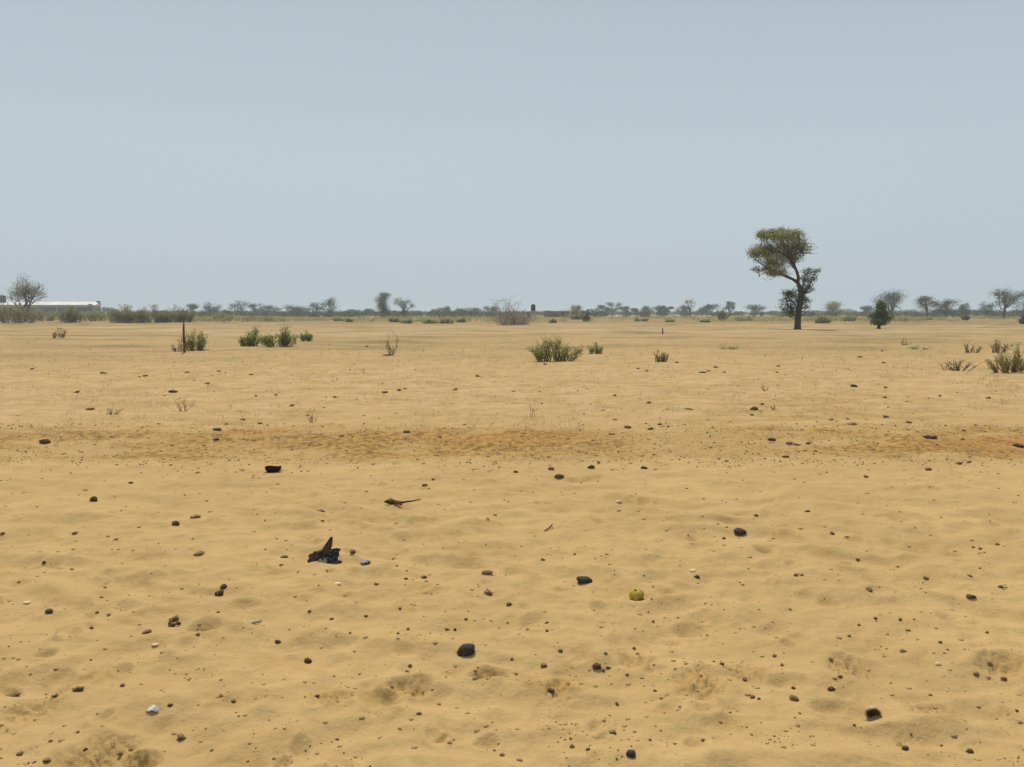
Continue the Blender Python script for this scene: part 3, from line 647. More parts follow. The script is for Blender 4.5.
# uncountable growth
def stuff_plants():
    rng = np.random.RandomState(21)
    cs = []                                                         # far wood
    for i in range(520):
        Yd = rng.uniform(480, 1300); px = rng.uniform(-80, 1104); x, _ = at_dist(px, Yd)
        hgt = rng.uniform(2.6, 5.2)*(1+.4*(rng.rand() < .1))*(Yd/800)**.7*(.85+.35*max(0,min(1,(px-780)/150))); rx = rng.uniform(5, 16)
        n = 240; d = rng.normal(size=(n, 3)); d /= np.linalg.norm(d, axis=1)[:, None]
        c = d*np.array([rx, 5, hgt*.5])*(rng.rand(n)**.4)[:, None]+[x, Yd, hgt*.5]; c[:, 2] = np.maximum(c[:, 2], .1); cs.append(c)
    for i in range(480):
        Yd = rng.uniform(290, 480); px = rng.uniform(-80, 1104); x, _ = at_dist(px, Yd)
        if 560 < px < 780 and rng.rand() < .7: continue
        hgt = rng.uniform(1.3, 3.0); rx = rng.uniform(1.5, 5); n = 90; d = rng.normal(size=(n, 3)); d /= np.linalg.norm(d, axis=1)[:, None]
        c = d*np.array([rx, 2, hgt*.5])*(rng.rand(n)**.4)[:, None]+[x, Yd, hgt*.5]; c[:, 2] = np.maximum(c[:, 2], .1); cs.append(c)
    v, f = leaves(np.concatenate(cs), .9, rng, 1.4); tag(mesh_np('far_woods', v, f, M['duskleaf'], False), 'far-off blue-grey line of woods on the horizon', 'woods', kind='stuff')
    cs = []                                                         # scrub
    for i in range(2300):
        Yd = 1261/rng.uniform(3.2, 9); px = rng.uniform(-60, 1084); x, _ = at_dist(px, Yd); w_ = rng.uniform(.4, 2.6); h_ = rng.uniform(.3, .95)*(1+.5*(rng.rand() < .15))
        if pn(np.array([x/40]), np.array([Yd/40]), 90)[0] < -.1: continue
        n = int(16+14*w_); c = rng.normal(size=(n, 3))*[w_*.5, w_*.5, h_*.4]+[x, Yd, h_*.5]; c[:, 2] = np.abs(c[:, 2])+gz(x, Yd)*0; cs.append(c)
    v, f = leaves(np.concatenate(cs), .25, rng, 1.8, .5); tag(mesh_np('low_scrub', v, f, M['greyleaf'], False), 'patchy grey-green scrub spread before the tree line', 'scrub', kind='stuff')
    # dry straw and stubble on the sand
    n = 15000; py = 322+rng.rand(n)**.8*140; Yd = 1261/(py-HOR); px = rng.uniform(-40, 1064, n); x = (px-512)/F*Yd
    mask = pn(x/1.7, Yd/1.2, 95)+.5*pn(x/.6, Yd/.6, 96); ok = (mask > .0); x, Yd = x[ok], Yd[ok]
    z = gh_full(x, Yd); k = len(x); m_ = 3
    X3 = np.repeat(np.stack([x, Yd, z], -1), m_, 0)+rng.normal(size=(k*m_, 3))*[.05, .05, 0]
    L = (rng.uniform(.02, .10, k*m_)*np.clip(np.repeat(Yd, m_)/14, .6, 2.5))[:, None]
    d = rng.normal(size=(k*m_, 3)); d[:, 2] = np.abs(d[:, 2])*.8; d /= np.linalg.norm(d, axis=1)[:, None]
    wv = np.stack([-d[:, 1], d[:, 0], 0*d[:, 0]], -1)*(.0022*np.clip(np.repeat(Yd, m_)/9, 1, 4))[:, None]
    v = np.stack([X3-wv, X3+wv, X3+d*L+wv*.3, X3+d*L-wv*.3], 1).reshape(-1, 3)
    tag(mesh_np('dry_grass', v, np.arange(len(v)).reshape(-1, 4), M['straw'], False), 'scattered dry straw and stubble over the sand', 'dry grass', kind='stuff')
stuff_plants()

# ------------------------------------------------------------------ lumps, stones and litter on the sand
def ico(sub):
    import bmesh
    bm = bmesh.new(); bmesh.ops.create_icosphere(bm, subdivisions=sub, radius=1)
    v = np.array([q.co[:] for q in bm.verts]); f = np.array([[q.index for q in p.verts] for p in bm.faces]); bm.free(); return v, f
IV, IF = ico(3); IV1, IF1 = ico(1)
def lump(name, px, py, wpx, hpx, m, label, cat, group=None, seed=None, amp=.16, tilt=None, sink=.30):
    rng = np.random.RandomState(seed or int(px*13+py)); x, y = ground_px(px, py+hpx*.12); z = gz(x, y)
    x, y = ground_px(px, py+hpx*.12, z); z = gz(x, y)
    k = math.hypot(y, CAMZ)/F; a, c = wpx/2*k, hpx/2*k*(.88 if name != 'stone' else 1); off = rng.uniform(0, 50, 3)
    rg = {'stone': .85, 'stone2': .85, 'pale': .6}.get(m, 1.35)
    nz = np.array([1.3*mnoise.noise(Vector(p*1.0+off))+.7*rg*mnoise.noise(Vector(p*2.3+off))+.45*rg*mnoise.noise(Vector(p*5+off)) for p in IV])
    v = IV*(1+min(amp, .3)*1.5*nz)[:, None]
    b = a*rng.uniform(.7, 1.0)
    v = v*np.array([a, b, c]); an = rng.uniform(-.35, .35) if tilt is None else tilt
    R3 = np.array(Matrix.Rotation(an, 3, 'Y')); v = v@R3.T
    zr = np.array(Matrix.Rotation(rng.uniform(-.4, .4), 3, 'Z')); v = v@zr.T
    v[:, 2] += c*(1-sink*2)
    o = mesh_np(name, v, IF, M[m]); o.location = (x, y, z); return tag(o, label, cat, group)
G = 'dark lumps and stones strewn over the sand'
NOTED = [
 ('stone', 466, 648, 19, 13, 'stone', 'smooth black egg-sized stone, darkest of the near sand', 'stone', .14, -.3),
 ('stone', 584, 581, 17, 9, 'stone', 'flat oval slate-grey stone left of the yellow fruit', 'stone', .10, .15),
 ('stone', 740, 534.5, 13.5, 8.5, 'stone2', 'rounded dark brown stone alone on smooth sand right of the middle', 'stone', .08, .1),
 ('stone', 631, 755, 9.5, 8, 'stone', 'small grey stone at the very bottom edge', 'stone', .1, .2),
 ('dung_lump', 93.7, 500, 8, 9, 'dung', 'upright oval brown dung lump alone at far left of the smooth sand', 'dung', .12, -.7),
 ('dung_lump', 219, 594, 10.5, 8, 'dung', 'dark dung lump touching a smaller lump, left of the blue-black bag', 'dung', .15, -.4),
 ('dung_lump', 223.8, 586.5, 6.5, 6, 'dung', 'smaller dung lump leaning on the back of a dark dung lump', 'dung', .15, 0),
 ('dung_lump', 175.7, 523, 8, 6.5, 'dung', 'squat brown dung lump below a flat sliver of dung', 'dung', .12, 0),
 ('dung_lump', 195, 517, 9.5, 3.5, 'dung2', 'thin flat brown sliver right above a squat dung lump', 'dung', .2, 0),
 ('dung_lump', 199.6, 554, 11.5, 5, 'dung2', 'flat reddish-brown dung lump above the pair of joined lumps', 'dung', .18, -.1),
 ('dung_lump', 486.5, 575, 12, 6, 'dung2', 'brown dung lump, upper of two right of the middle bag litter', 'dung', .2, -.1),
 ('dung_lump', 488, 592.7, 9.5, 6, 'dung2', 'brown dung lump, lower of two left of the slate-grey stone', 'dung', .22, .2),
 ('dung_lump', 45, 441, 11.5, 7, 'dung', 'round dark dung lump with light top at far left by the litter band', 'dung', .14, 0),
 ('dung_lump', 218, 430, 9, 5, 'dung', 'dark lump at the left end of the small orange soil patch', 'dung', .2, 0),
 ('dung_lump', 216, 437, 7, 3.5, 'dung', 'flat dark chip just below the lump at the orange patch', 'dung', .2, 0),
 ('dung_lump', 173, 392, 8.5, 4, 'dung', 'dark flat lump out on the pinkish sand below the wooden post', 'dung', .2, 0),
 ('dung_lump', 853.6, 386.6, 8.5, 4.5, 'dung', 'largest black lump on the pinkish sand at right', 'dung', .15, .1),
 ('dung_lump', 754, 408.7, 8, 6, 'dung', 'black ragged lump below a single dry stalk', 'dung', .25, 0),
 ('dung_lump', 771.5, 440, 9.5, 4.5, 'dung', 'flat black lump above a long thin line of litter', 'dung', .15, 0),
 ('dung_lump', 930, 436, 12, 4, 'dung', 'wide low black litter lump left of the bright orange soil', 'dung', .3, 0),
 ('dung_lump', 1019, 443.6, 11, 5, 'dung', 'black lump at the right edge on the bright orange soil', 'dung', .2, .3),
 ('dung_lump', 559, 476.4, 10, 4.2, 'dung', 'elongated brown lump, lower one of a group of three under the litter band', 'dung', .2, -.1),
 ('dung_lump', 591, 468, 7.5, 5, 'dung', 'dark lump next to a crumb right of the group of three', 'dung', .2, 0),
 ('dung_lump', 644, 468, 7, 4.2, 'dung', 'dark lump alone under the litter band above the white pebble', 'dung', .2, 0),
 ('dung_lump', 928, 469.5, 8, 5, 'dung2', 'brown lump on the lower edge of the right-hand litter', 'dung', .2, 0),
 ('dung_lump', 49.5, 611.7, 8.5, 6, 'dung', 'brown lump at far left level with the pale shell sliver', 'dung', .2, 0),
 ('dung_lump', 146.7, 632.5, 10, 5, 'dung2', 'tilted brown sliver left of the broken dung ring', 'dung', .15, -.35),
 ('dung_lump', 12.4, 693, 14, 7, 'dung2', 'grey-brown ridged lump at the left edge low down', 'dung', .25, -.25),
 ('dung_lump', 78, 689.5, 10, 6, 'dung2', 'crumbling brown lump right of the ridged lump at the left edge', 'dung', .3, -.3),
 ('dung_lump', 181, 739, 8, 7, 'dung2', 'tan-brown lump below and right of the white shard', 'dung', .25, .1),
 ('dung_lump', 308, 659.7, 7.5, 7.5, 'dung', 'dark ragged crumb heap left of the trampled pits', 'dung', .35, .2),
 ('dung_lump', 596.5, 670, 9.5, 7.5, 'dung', 'dark round lump with pale grains below the slate-grey stone', 'dung', .2, 0),
 ('dung_lump', 543.4, 666, 7.5, 6, 'dung2', 'small brown lump left of the dark round lump with pale grains', 'dung', .2, 0),
 ('dung_lump', 612.5, 734.6, 8, 3.5, 'dung2', 'flat brown chip above the small grey stone at the bottom edge', 'dung', .15, 0),
 ('dung_lump', 794, 699, 9, 6, 'dung2', 'brown slanting lump left of the broken husk', 'dung', .2, .4),
 ('dung_lump', 831.3, 683, 7, 5.5, 'dung', 'dark brown lump up and left of the broken husk', 'dung', .2, .2),
 ('dung_lump', 905, 748.5, 6.5, 5.5, 'dung', 'brown crumb below the broken husk', 'dung', .2, .3),
 ('dung_lump', 970, 752, 7, 5.5, 'dung', 'brown lump in the bottom right corner', 'dung', .2, .1),
 ('dung_lump', 869, 591, 7.5, 6.5, 'dung2', 'round brown lump on the empty sand above the broken husk', 'dung', .2, 0),
 ('dung_lump', 971, 600.7, 9, 4, 'dung', 'flat dark lump on the open sand at right', 'dung', .25, 0),
 ('dung_lump', 319.8, 511, 10, 4, 'dung2', 'brown flake standing above its own crumb, over the blue-black bag', 'dung', .2, .1),
 ('dung_lump', 284, 557, 7.5, 4, 'dung2', 'flat brown crumb left of the blue-black bag', 'dung', .2, 0),
 ('dung_lump', 353, 554.6, 6, 5.5, 'dung2', 'brown crumb between the blue-black bag and the grey scrap', 'dung', .25, .3),
 ('dung_lump', 425, 485.5, 6.5, 5, 'dung2', 'brown crumb above the right tip of the forked stick', 'dung', .2, .3),
 ('dung_lump', 785.6, 456.7, 8.5, 3.5, 'dung', 'dark flat chip below the long thin line of litter', 'dung', .2, 0),
 ('pebble', 618.8, 496.5, 6, 4.5, 'pale', 'white pebble on smooth sand just below the litter band', 'pebble', .15, 0),
 ('pebble', 309, 539, 3.5, 3, 'pale', 'tiny white pebble up and left of the blue-black bag', 'pebble', .1, 0),
 ('shell', 337.6, 583.8, 7.5, 3, 'pale', 'pale flat shell sliver below the grey scrap', 'shell', .1, 0),
 ('shell', 155, 640, 7, 3, 'pale', 'pale sliver just below a tilted brown sliver at left', 'shell', .1, 0),
 ('shell', 27, 602.5, 7, 3, 'pale', 'pale flat sliver near the left edge above a brown lump', 'shell', .1, 0),
 ('pebble', 485.5, 645.5, 3.5, 3, 'pale', 'tiny white pebble right of the smooth black stone', 'pebble', .1, 0),
 ('pebble', 693, 572, 7, 5, 'pale', 'pale pebble half covering a brown crumb up and right of the yellow fruit', 'pebble', .1, 0),
 ('dung_lump', 697, 575, 5.5, 4, 'dung', 'brown crumb tucked under a pale pebble near the yellow fruit', 'dung', .2, 0),
 ('pebble', 854, 566, 3.5, 3, 'pale', 'tiny white pebble on the open sand at right', 'pebble', .1, 0),
 ('shell', 938, 664, 6.5, 4, 'pale', 'pale yellowish shell piece left of the trampled pit at right', 'shell', .1, 0),
]
for n_, px, py, wp, hp, m_, lab, cat, amp, tl in NOTED: lump(n_, px, py, wp*.9, hp*.92, m_, lab, cat, G, amp=amp, tilt=tl)
CR = [(131,483,6,3.5),(115.5,540,6.5,3.5),(75,532,6,3),(71.6,570,5,3.5),(44,562,4.5,4),(105,587,3.5,3),(101.5,598.6,4.5,3.5),(3,538,4,3.5),(322,521,6,3),(281,565.5,5,3),
 (433,480,4,3.5),(424,576,6,5.5),(406,578.7,4.5,4.5),(376.4,584.5,4.5,3.5),(356,603,4.5,3.5),(400,608,4.5,3.5),(516,472,5.5,4.5),(551,470,6.5,4),(598.7,462,4.5,3.5),(619,512,4.5,4),
 (724,538,5,4),(756,513.5,4.5,3.5),(542.6,560,4,3.5),(574.6,553,3,3),(509.6,601,7,3.5),(866,477,6,4.5),(958.7,462,7,4),(969,462.5,4.5,3.5),(807.5,511.5,7,3.5),(832,533.5,4.5,5),
 (857.6,557,5.5,3.5),(926.6,571,7,4),(980.7,548.5,5.5,3.5),(973.5,548,4,3),(997.5,543.7,5,3.5),(980,568,4.5,4),(970,577,5.5,3),(796,575.8,4.5,4.5),(802,575.5,4,4),(1000.7,586.5,5,5),
 (76,393,8,3.5),(89,409,12,3),(104,372,8,3),(145,374,7,3),(187,373,5,2.5),(219,371.5,6,2.5),(207.7,383,7,2.5),(251,373,5,2.5),(31.7,369,4,3),(243,418,6,3),(227,423,6,2.5),
 (384.6,392.6,7,3.5),(399,390.5,5,4),(405,388.5,5,2.5),(478,376.6,5,3.5),(455.6,390,6,4),(335,397.5,5,3.5),(292,406,4,3.5),(256,396,3.5,3),(276,395.5,3.5,3),(367,347.4,4,2.5),(387,355.5,10,2.5),
 (260,424.6,5,4),(342,437,6,3.5),(407,432,9,4),(440,433.5,5,3),(648.6,404,5.5,3.5),(627.5,427,8,4.5),(650,428,8,4.5),(660,424.5,6,4),(668,427.5,4.5,3),(612,433,9,3.5),(615,396,3,3),(688,409,10,3),
 (752,416,4,3),(677,362.7,4.5,3),(702,373,9,3),(716,366.5,5,3),(724,373,4,2.5),(708,371,4,2.5),(638,369,4.5,2.5),(647,371,4,2.5),(545.5,364.5,5,2.5),(513,392.5,5,2.5),(885.7,388,4.5,3.5),(885,396,4.5,4),
 (762,405,4.5,3.5),(831,421,5.5,3.5),(909,421,6.5,3),(922,419,4,2.5),(885.7,415,8,3.5),(851,424,11,3.5),(848,416.5,4.5,3),(789,446,9,3),(797,446,8,2.5),(808,443,5.5,4),(963.5,430,6,4.5),(962,439,5.5,2.5),(939,443,9,3),(815,452,4,3),
 (882,351,4,2.5),(884,363,5,2.5),(778,366,4,2.5),(777,372,3.5,2.5),(786,376.5,5,2.5),(860,357,6,2.5),(940,396,4,3),(988,399,5,4),
 (56,696,8,4),(122,687,5,5),(233.5,698,6,4.5),(221,696,4.5,4.5),(170,701,5,4),(20,752,7,4.5),(120.5,751,5.5,4),(131,746.5,6,4),(86,747,5,4),(47,760,8,4.5),(78,734,4,3.5),(51,741,4,3.5),(91,626,5,4.5),(109,615,4.5,3),(97,610,3.5,3),
 (212,751,5,4),(278,645,6,4.5),(309.5,612,4.5,3.5),(331.7,614.5,5,3),(366,612.5,3.5,3),(398,634,4,3),(408,629,3.5,3),(350,634.5,3.5,3),(198,637,4.5,4),(218,613,4,3.5),(407,671,5,5),(410,668,4,4),(337,703,5,3.5),(317,696,6,4),(419,714,5,3.5),(337,739.5,4.5,3),
 (447,629.5,4.5,3.5),(455,630,4,3.5),(466,619,4,3),(560,648,5,4),(605.6,654,4.5,4),(608.7,665,5.5,3.5),(603,672,5,3.5),(634,649,4,4),(638,653,4.5,4),(551,690,8,6),(531,680,5,3),(512,657,4,3),(547,631,4,4),(547,622,3.5,3),(653,627,4,3.5),(673,661,5,3),(627,673,4,3),(655,691,4,3),(661,698.5,3.5,3),(680,708,4,3.5),
 (752.6,697,5,4.5),(759,699.5,4.5,4),(730,714,4,3.5),(572,745,4.5,5),(571,739.5,4,3),(588,751,4.5,4),(520,762.5,7,3),(502,755,4.5,4),(617,704,3.5,5),(650,740.5,4,3),(703,739.5,4,3),(745,678,6,5),(729,671,6,4),(722,668,4.5,3.5),
 (774.6,656,5.5,4),(782,665.5,4,4),(840,679,5,5),(793.5,688,4.5,3.5),(1004,679.7,6.5,4),(900,619.5,4.5,4.5),(908,630,5.5,3),(875.5,618,4,3.5),(859,624.5,3.5,3),(849,636,4,3.5),(903,650.5,7,4.5),(940,644.5,4,4),(987,633,4,4),(930,695,4,3),(899,743,5,4),(854,727,4,2.5),(911,731,3,2.5),(990,664,6,6),(976,672,6,5),(1017,711,3.5,3),(752,697,4,4),(831,656,4.5,3),(800,714,3,3)]
MARKS = [(466,648,'the smooth black stone'),(584,581,'the slate-grey stone'),(740,534,'the dark brown stone'),(631,755,'the small grey bottom stone'),(636,591,'the yellow fruit'),(326,551,'the blue-black bag'),(401,503,'the forked stick'),
 (273,468,'the black gourd bowl'),(873,710,'the broken husk'),(152,708,'the white shard'),(94,500,'the upright oval lump'),(253,625,'the buried shell rim'),(176,623,'the broken dung ring'),(12,693,'the ridged lump'),(45,441,'the round dark lump by the litter band'),
 (853,387,'the largest black lump on the pinkish sand'),(754,409,'the black ragged lump'),(553,355,'the large grey-green bush'),(660,360,'the brown dry bushlet'),(797,328,'the lone acacia'),(619,496,'the white pebble'),(186,350,'the wooden post'),
 (218,430,'the small orange soil patch'),(391,350,'the tall thin dry weed'),(930,436,'the wide black litter lump'),(971,600,'the flat dark lump'),(597,670,'the dark lump with pale grains'),(1010,365,'the bleached twiggy shrub'),(308,660,'the dark ragged crumb heap'),(794,699,'the brown slanting lump'),(970,752,'the brown lump in the bottom corner')]
CL = place_labels(CR, MARKS, 'small brown crumb')
for i, (px, py, wp, hp) in enumerate(CR):
    lump('dung_crumb', px, py, wp*(.72+.2*((i*7) % 5)/4), hp*(.70+.15*((i*3) % 4)/3), ('dung', 'dung2', 'dung2', 'dung2')[i % 4], CL.get(i, 'small brown crumb lying loose on the open sand'), 'crumb', 'small crumbs scattered over the sand', amp=.25)

def bowl(name, px, py, wpx, hpx, depth, m, label, cat, tiltx=0, tiltz=0, thick=.07, inner_shade=None, sink=.15):
    x, y = ground_px(px, py+hpx*.4); z = gz(x, y); k = math.hypot(y, CAMZ)/F; R_ = wpx/2*k; rng = np.random.RandomState(int(px))
    prof = [(math.cos(a)**.75, -math.sin(a)*depth) for a in np.linspace(0, 1.5, 8)]; inn = [(q*(1-thick), zz*(1-thick*1.3)) for q, zz in prof[::-1]]
    pr = prof[::-1]+inn[::-1]; n = 28; v = []
    for i, (q, zz) in enumerate(pr):
        for j in range(n):
            a = j/n*6.2832; wob = 1+.05*math.sin(2*a+1)+.03*math.sin(5*a); v.append((q*math.cos(a)*R_*wob, q*math.sin(a)*R_*.9*wob, (zz+.05*math.sin(3*a+.6)*(zz > -.1))*R_))
    f = [(i*n+j, i*n+(j+1) % n, (i+1)*n+(j+1) % n, (i+1)*n+j) for i in range(len(pr)-1) for j in range(n)]
    f += [tuple(range(n-1, -1, -1)), tuple((len(pr)-1)*n+j for j in range(n))]
    v = np.array(v)@np.array(Matrix.Rotation(tiltx, 3, 'X')).T; v = v@np.array(Matrix.Rotation(tiltz, 3, 'Y')).T
    v[:, 2] -= v[:, 2].min()*(1-sink)
    mb = MB(); mb.add(v, f); o = mb.build(name, M[m], None, True); o.location = (x, y, z)
    if inner_shade:
        o.data.materials.append(M[inner_shade]); nq = (len(pr)-1)*n
        for p_ in o.data.polygons:
            if p_.index >= 8*n and p_.index != nq: p_.material_index = 1
    return tag(o, label, cat)
bowl('gourd_bowl', 273, 468, 15.5, 7, .8, 'black', 'blackish half gourd bowl sitting upright on the sand left of the stick', 'bowl', tiltx=math.radians(-4), sink=.2)
bowl('broken_husk', 873, 710.5, 14.5, 14, .9, 'husk', 'broken pale husk with a dark hollow, low on the right sand', 'husk', tiltx=math.radians(104), tiltz=.25, thick=.2, sink=.25, inner_shade='dung')  # shade of the hollow painted onto the inside faces with a dark material
def ring(px, py, wpx, label, m, arc, name, cat):
    x, y = ground_px(px, py); z = gz(x, y); k = math.hypot(y, CAMZ)/F; mb = MB(); R_ = wpx/2*k
    pts = [(math.cos(a)*R_, math.sin(a)*R_*1.1, .006+.003*math.sin(5*a)) for a in np.linspace(arc[0], arc[1], 16)]
    mb.tube(pts, [.004]+[.008+.002*math.sin(i*1.7) for i in range(14)]+[.003], 7); o = mb.build(name, M[m], None, True); o.location = (x, y, z+.010); tag(o, label, cat)
ring(253, 624, 15, 'curved sandy rim of a half-buried shell, left of the trampled pits', 'husk', (3.0, 6.5), 'buried_shell', 'shell')
ring(176, 623, 11, 'broken ring of brown dung right of a tilted sliver', 'dung', (2.6, 6.0), 'dung_ring', 'dung')
lump('dung_lump', 174, 619.5, 9, 4.5, 'dung2', 'crumbled brown dung lying inside the broken dung ring', 'dung', G, amp=.3)

def stick():
    x, y = ground_px(401, 504); z = gz(x, y); k = y/F; r = empty('forked_stick', (x, y, z), 'gnarled forked stick with thick dark end lying on the sand', 'stick')
    m = MB(); m.tube([(-17*k, .02, .006), (-13*k, -.01, .016), (-9*k, .015, .010), (-5*k, -.01, .014), (1*k, .0, .008), (7*k, .02, .010), (13*k, .035, .014), (19*k, .08, .016)], np.array([1.2, 3.3, 3.6, 2.2, 1.2, 1.0, .9, .5])*k*.75, 8)
    m.tube([(-6*k, -.02, .02), (0, -.07, .012), (3*k, -.1, .008)], [.014, .01, .004], 5)
    m.build('branch', M['dung'], r, True)
    m = MB(); m.tube([(-8*k, .02, .018), (-11*k, .10, .014), (-15*k, .16, .010)], [.008, .006, .003], 5); m.build('twig', M['dung2'], r, True)
    x, y = ground_px(549, 529.5); m = MB(); k = y/F; m.tube([(-5*k, -.05, .005), (0, 0, .012), (3*k, .04, .02), (4*k, .09, .02)], [.003, .006, .006, .002], 5)
    o = m.build('twig', M['dung'], None, True); o.location = (x, y, gz(x, y)); tag(o, 'short dark twig lying slantwise between the stones and the stick', 'twig')
stick()

def fruit():
    x, y = ground_px(636.6, 596); z = gz(x, y); k = math.hypot(y, CAMZ)/F; R_ = 7.2*k
    r = empty('dried_fruit', (x, y, z), 'wrinkled round yellow-brown fruit lying in the near sand', 'fruit')
    a = np.arctan2(IV[:, 1], IV[:, 0]); nz = np.array([mnoise.noise(Vector(p*1.5+np.array([3, 1, 7]))) for p in IV])
    v = IV*(1+.05*np.sin(a*6+IV[:, 2]*1.2)*(1-np.abs(IV[:, 2])**2)+.08*nz)[:, None]*np.array([R_, R_, R_*.78])
    v = v@np.array(Matrix.Rotation(.35, 3, 'X')).T; v[:, 2] += R_*.58; mesh_np('rind', v, IF, M['fruit'], True, r)
    m = MB(); m.tube([(-.1*R_, -.25*R_, 1.26*R_), (-.2*R_, -.3*R_, 1.36*R_), (-.42*R_, -.3*R_, 1.40*R_)], [R_*.14, R_*.08, R_*.07], 7); m.build('stalk', M['dung'], r, True)
fruit()

def sheet(pts2d, n, amp, rng, thick):
    """crumpled pointed flap from a spine: list of (centre, half-width vector)"""
    C_ = np.array([p[0] for p in pts2d], float); Wv = np.array([p[1] for p in pts2d], float); m = len(C_)
    t = np.linspace(0, m-1, n); i0 = np.clip(t.astype(int), 0, m-2); fr = (t-i0)[:, None]
    c = C_[i0]*(1-fr)+C_[i0+1]*fr; wv = Wv[i0]*(1-fr)+Wv[i0+1]*fr; q = 9; s = np.linspace(-1, 1, q)
    g = c[:, None]+wv[:, None]*s[None, :, None]; fold = amp*(np.sin(s*7+rng.uniform(0, 6))[None, :]*.7+.8*rng.normal(size=(n, q))*.5)
    nn = np.cross(np.gradient(c, axis=0), wv); nn /= np.linalg.norm(nn, axis=1)[:, None]+1e-9
    g = g+nn[:, None]*fold[:, :, None]; up = g+nn[:, None]*thick/2; dn = g-nn[:, None]*thick/2
    v = np.concatenate([up.reshape(-1, 3), dn.reshape(-1, 3)]); N = n*q; f = []
    for i in range(n-1):
        for j in range(q-1):
            a = i*q+j; f.append((a, a+1, a+q+1, a+q)); f.append((a+N, a+q+N, a+q+1+N, a+1+N))
    ed = [(i*q, (i+1)*q) for i in range(n-1)]+[((i+1)*q+q-1, i*q+q-1) for i in range(n-1)]+[(j+1, j) for j in range(q-1)]+[((n-1)*q+j, (n-1)*q+j+1) for j in range(q-1)]
    for a, b in ed: f.append((a, b, b+N, a+N))
    return v, f
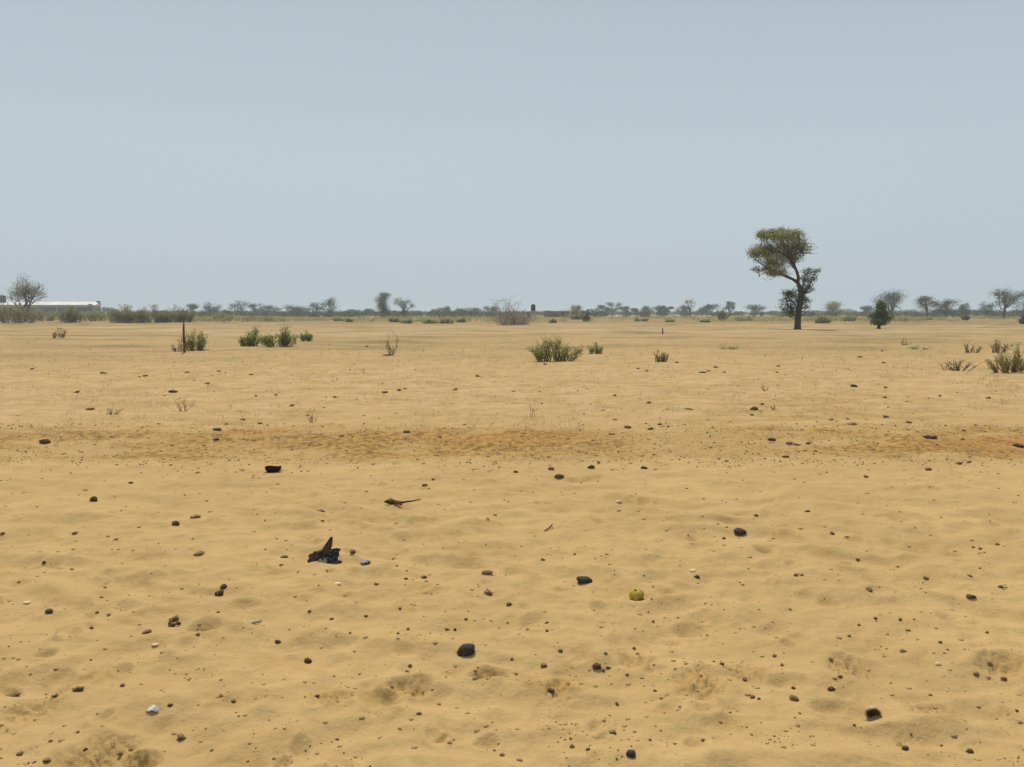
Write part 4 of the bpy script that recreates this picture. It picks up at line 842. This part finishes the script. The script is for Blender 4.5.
def bag():
    rng = np.random.RandomState(6); x, y = ground_px(326, 559); z = gz(x, y); k = math.hypot(y, CAMZ)/F
    r = empty('plastic_bag', (x, y, z), 'crumpled blue-black plastic bag with a pointed flap standing up', 'plastic bag')
    V = lambda a, b, d=0: np.array([a*k, d, b*k])
    nz = np.array([mnoise.noise(Vector(p*2.2+np.array([9, 2, 4])))*1.0+.8*mnoise.noise(Vector(p*4.5+np.array([1, 2, 4]))) for p in IV])
    v = IV*(1+.5*nz)[:, None]*np.array([8*k, 8*k, 4.5*k])+np.array([2*k, 0, 4*k]); v[:, 2] = np.maximum(v[:, 2], -.004)
    mesh_np('bag_body', v, IF, M['bag'], False, r)
    m = MB(); m.add(*sheet([(V(-1, 8), V(4, 0, .01)), (V(1, 15, .01), V(4.5, 1, .01)), (V(3.2, 20, .02), V(3.2, 1)), (V(5, 25, .02), V(1.2, .3))], 12, .008, rng, .003)); m.build('upright_flap', M['bagb'], r, True)
    m = MB(); m.add(*sheet([(V(-3, 8), V(1, 5)), (V(-7, 8.5, -.02), V(1.5, 5, .02)), (V(-12, 7.5, -.03), V(2, 4.5, .02)), (V(-16, 5, -.03), V(1, 3, .02))], 14, .013, rng, .003)); m.build('side_flap', M['bagb'], r, True)
    m = MB(); m.add(*sheet([(V(4, 8), V(0, 5, .01)), (V(9, 10, -.02), V(.5, 4.5, .02)), (V(14, 10, -.03), V(1, 4.5, .02))], 12, .012, rng, .003)); m.build('side_flap', M['bag'], r, True)
    m = MB(); m.add(*sheet([(V(4, 4, -.05), V(1, 2.5, .02)), (V(11, 2.5, -.06), V(0, 2, .02)), (V(17, 3, -.05), V(0, .8, .01))], 10, .004, rng, .003)); m.build('side_flap', M['bagb'], r, True)
    m = MB(); m.add(*sheet([(V(-1, 6, -.04), V(5, 0, .0)), (V(-1, 3, -.10), V(4.5, 0, .0)), (V(0, 1.2, -.16), V(2, .3, 0))], 10, .009, rng, .003)); m.build('front_flap', M['bagb'], r, True)
    x, y = ground_px(365.5, 566); k = math.hypot(y, CAMZ)/F
    nz = np.array([mnoise.noise(Vector(p*2.4+np.array([5, 2, 4])))+.6*mnoise.noise(Vector(p*6)) for p in IV])
    v = IV*(1+.5*nz)[:, None]*np.array([5*k, 5*k, 2.6*k])+np.array([0, 0, 1.8*k]); o = mesh_np('plastic_scrap', v, IF, M['scrap'], False); o.location = (x, y, gz(x, y)); tag(o, 'small crumpled grey and dark scrap right of the blue-black bag', 'scrap')
    x, y = ground_px(153, 715); k = math.hypot(y, CAMZ)/F; m = MB()
    m.add(*sheet([(V(-5.5, .5), V(0, 0, .006)), (V(-3, 2), V(0, 1, .012)), (V(.5, 3.6, .0), V(0, 1.1, .012)), (V(3, 1.8), V(0, 1, .010)), (V(5, .3), V(0, .4, .006))], 14, .003, rng, .004))
    o = m.build('white_shard', M['white'], None, True); o.location = (x, y, gz(x, y)); tag(o, 'bright white curled shard in the near left sand', 'shard')
bag()

def gravel():
    rng = np.random.RandomState(33); n = 8500
    py = np.where(rng.rand(n) < .30, rng.uniform(428, 475, n), HOR+25+(rng.rand(n)**1.0)*470)
    px = rng.uniform(-60, 1084, n); Yd = 1261/(py-HOR); x = (px-512)/F*Yd
    dens = pn(x/.55, Yd/.55, 70)+.6*pn(x/.17, Yd/.17, 71)
    ok = dens > np.where((Yd > 8.2) & (Yd < 11), -.5, .18); x, Yd = x[ok], Yd[ok]; n = len(x); z = gh_full(x, Yd)
    s = (.0020+.0045*rng.rand(n)**3)*np.clip(Yd/4.5, .9, 4.5)
    sc = np.stack([s*rng.uniform(.8, 1.6, n), s*rng.uniform(.8, 1.4, n), s*rng.uniform(.5, .9, n)], -1)
    jit = 1+.25*rng.normal(size=(n, len(IV1), 1)); v = IV1[None]*jit*sc[:, None]+np.stack([x, Yd, z+s*.2], -1)[:, None]
    f = (IF1[None]+(np.arange(n)*len(IV1))[:, None, None]).reshape(-1, 3)
    tag(mesh_np('gravel', v.reshape(-1, 3), f, M['pebble'], False), 'fine dark grit and dung crumbs sprinkled over the sand', 'gravel', kind='stuff')
    # small sand clods
    n = 1300; py = HOR+30+rng.rand(n)*430; px = rng.uniform(-60, 1084, n); Yd = 1261/(py-HOR); x = (px-512)/F*Yd; z = gh_full(x, Yd)
    s = (.004+.010*rng.rand(n)**2)*np.clip(Yd/5, .8, 2.2); v = IV1[None]*(1+.2*rng.normal(size=(n, len(IV1), 1)))*(s[:, None, None]*np.array([1.2, 1.1, .6]))+np.stack([x, Yd, z], -1)[:, None]
    f = (IF1[None]+(np.arange(n)*len(IV1))[:, None, None]).reshape(-1, 3)
    tag(mesh_np('sand_crumbs', v.reshape(-1, 3), f, M['clod'], False), 'loose crumbs of crusted sand', 'sand', kind='stuff')
gravel()
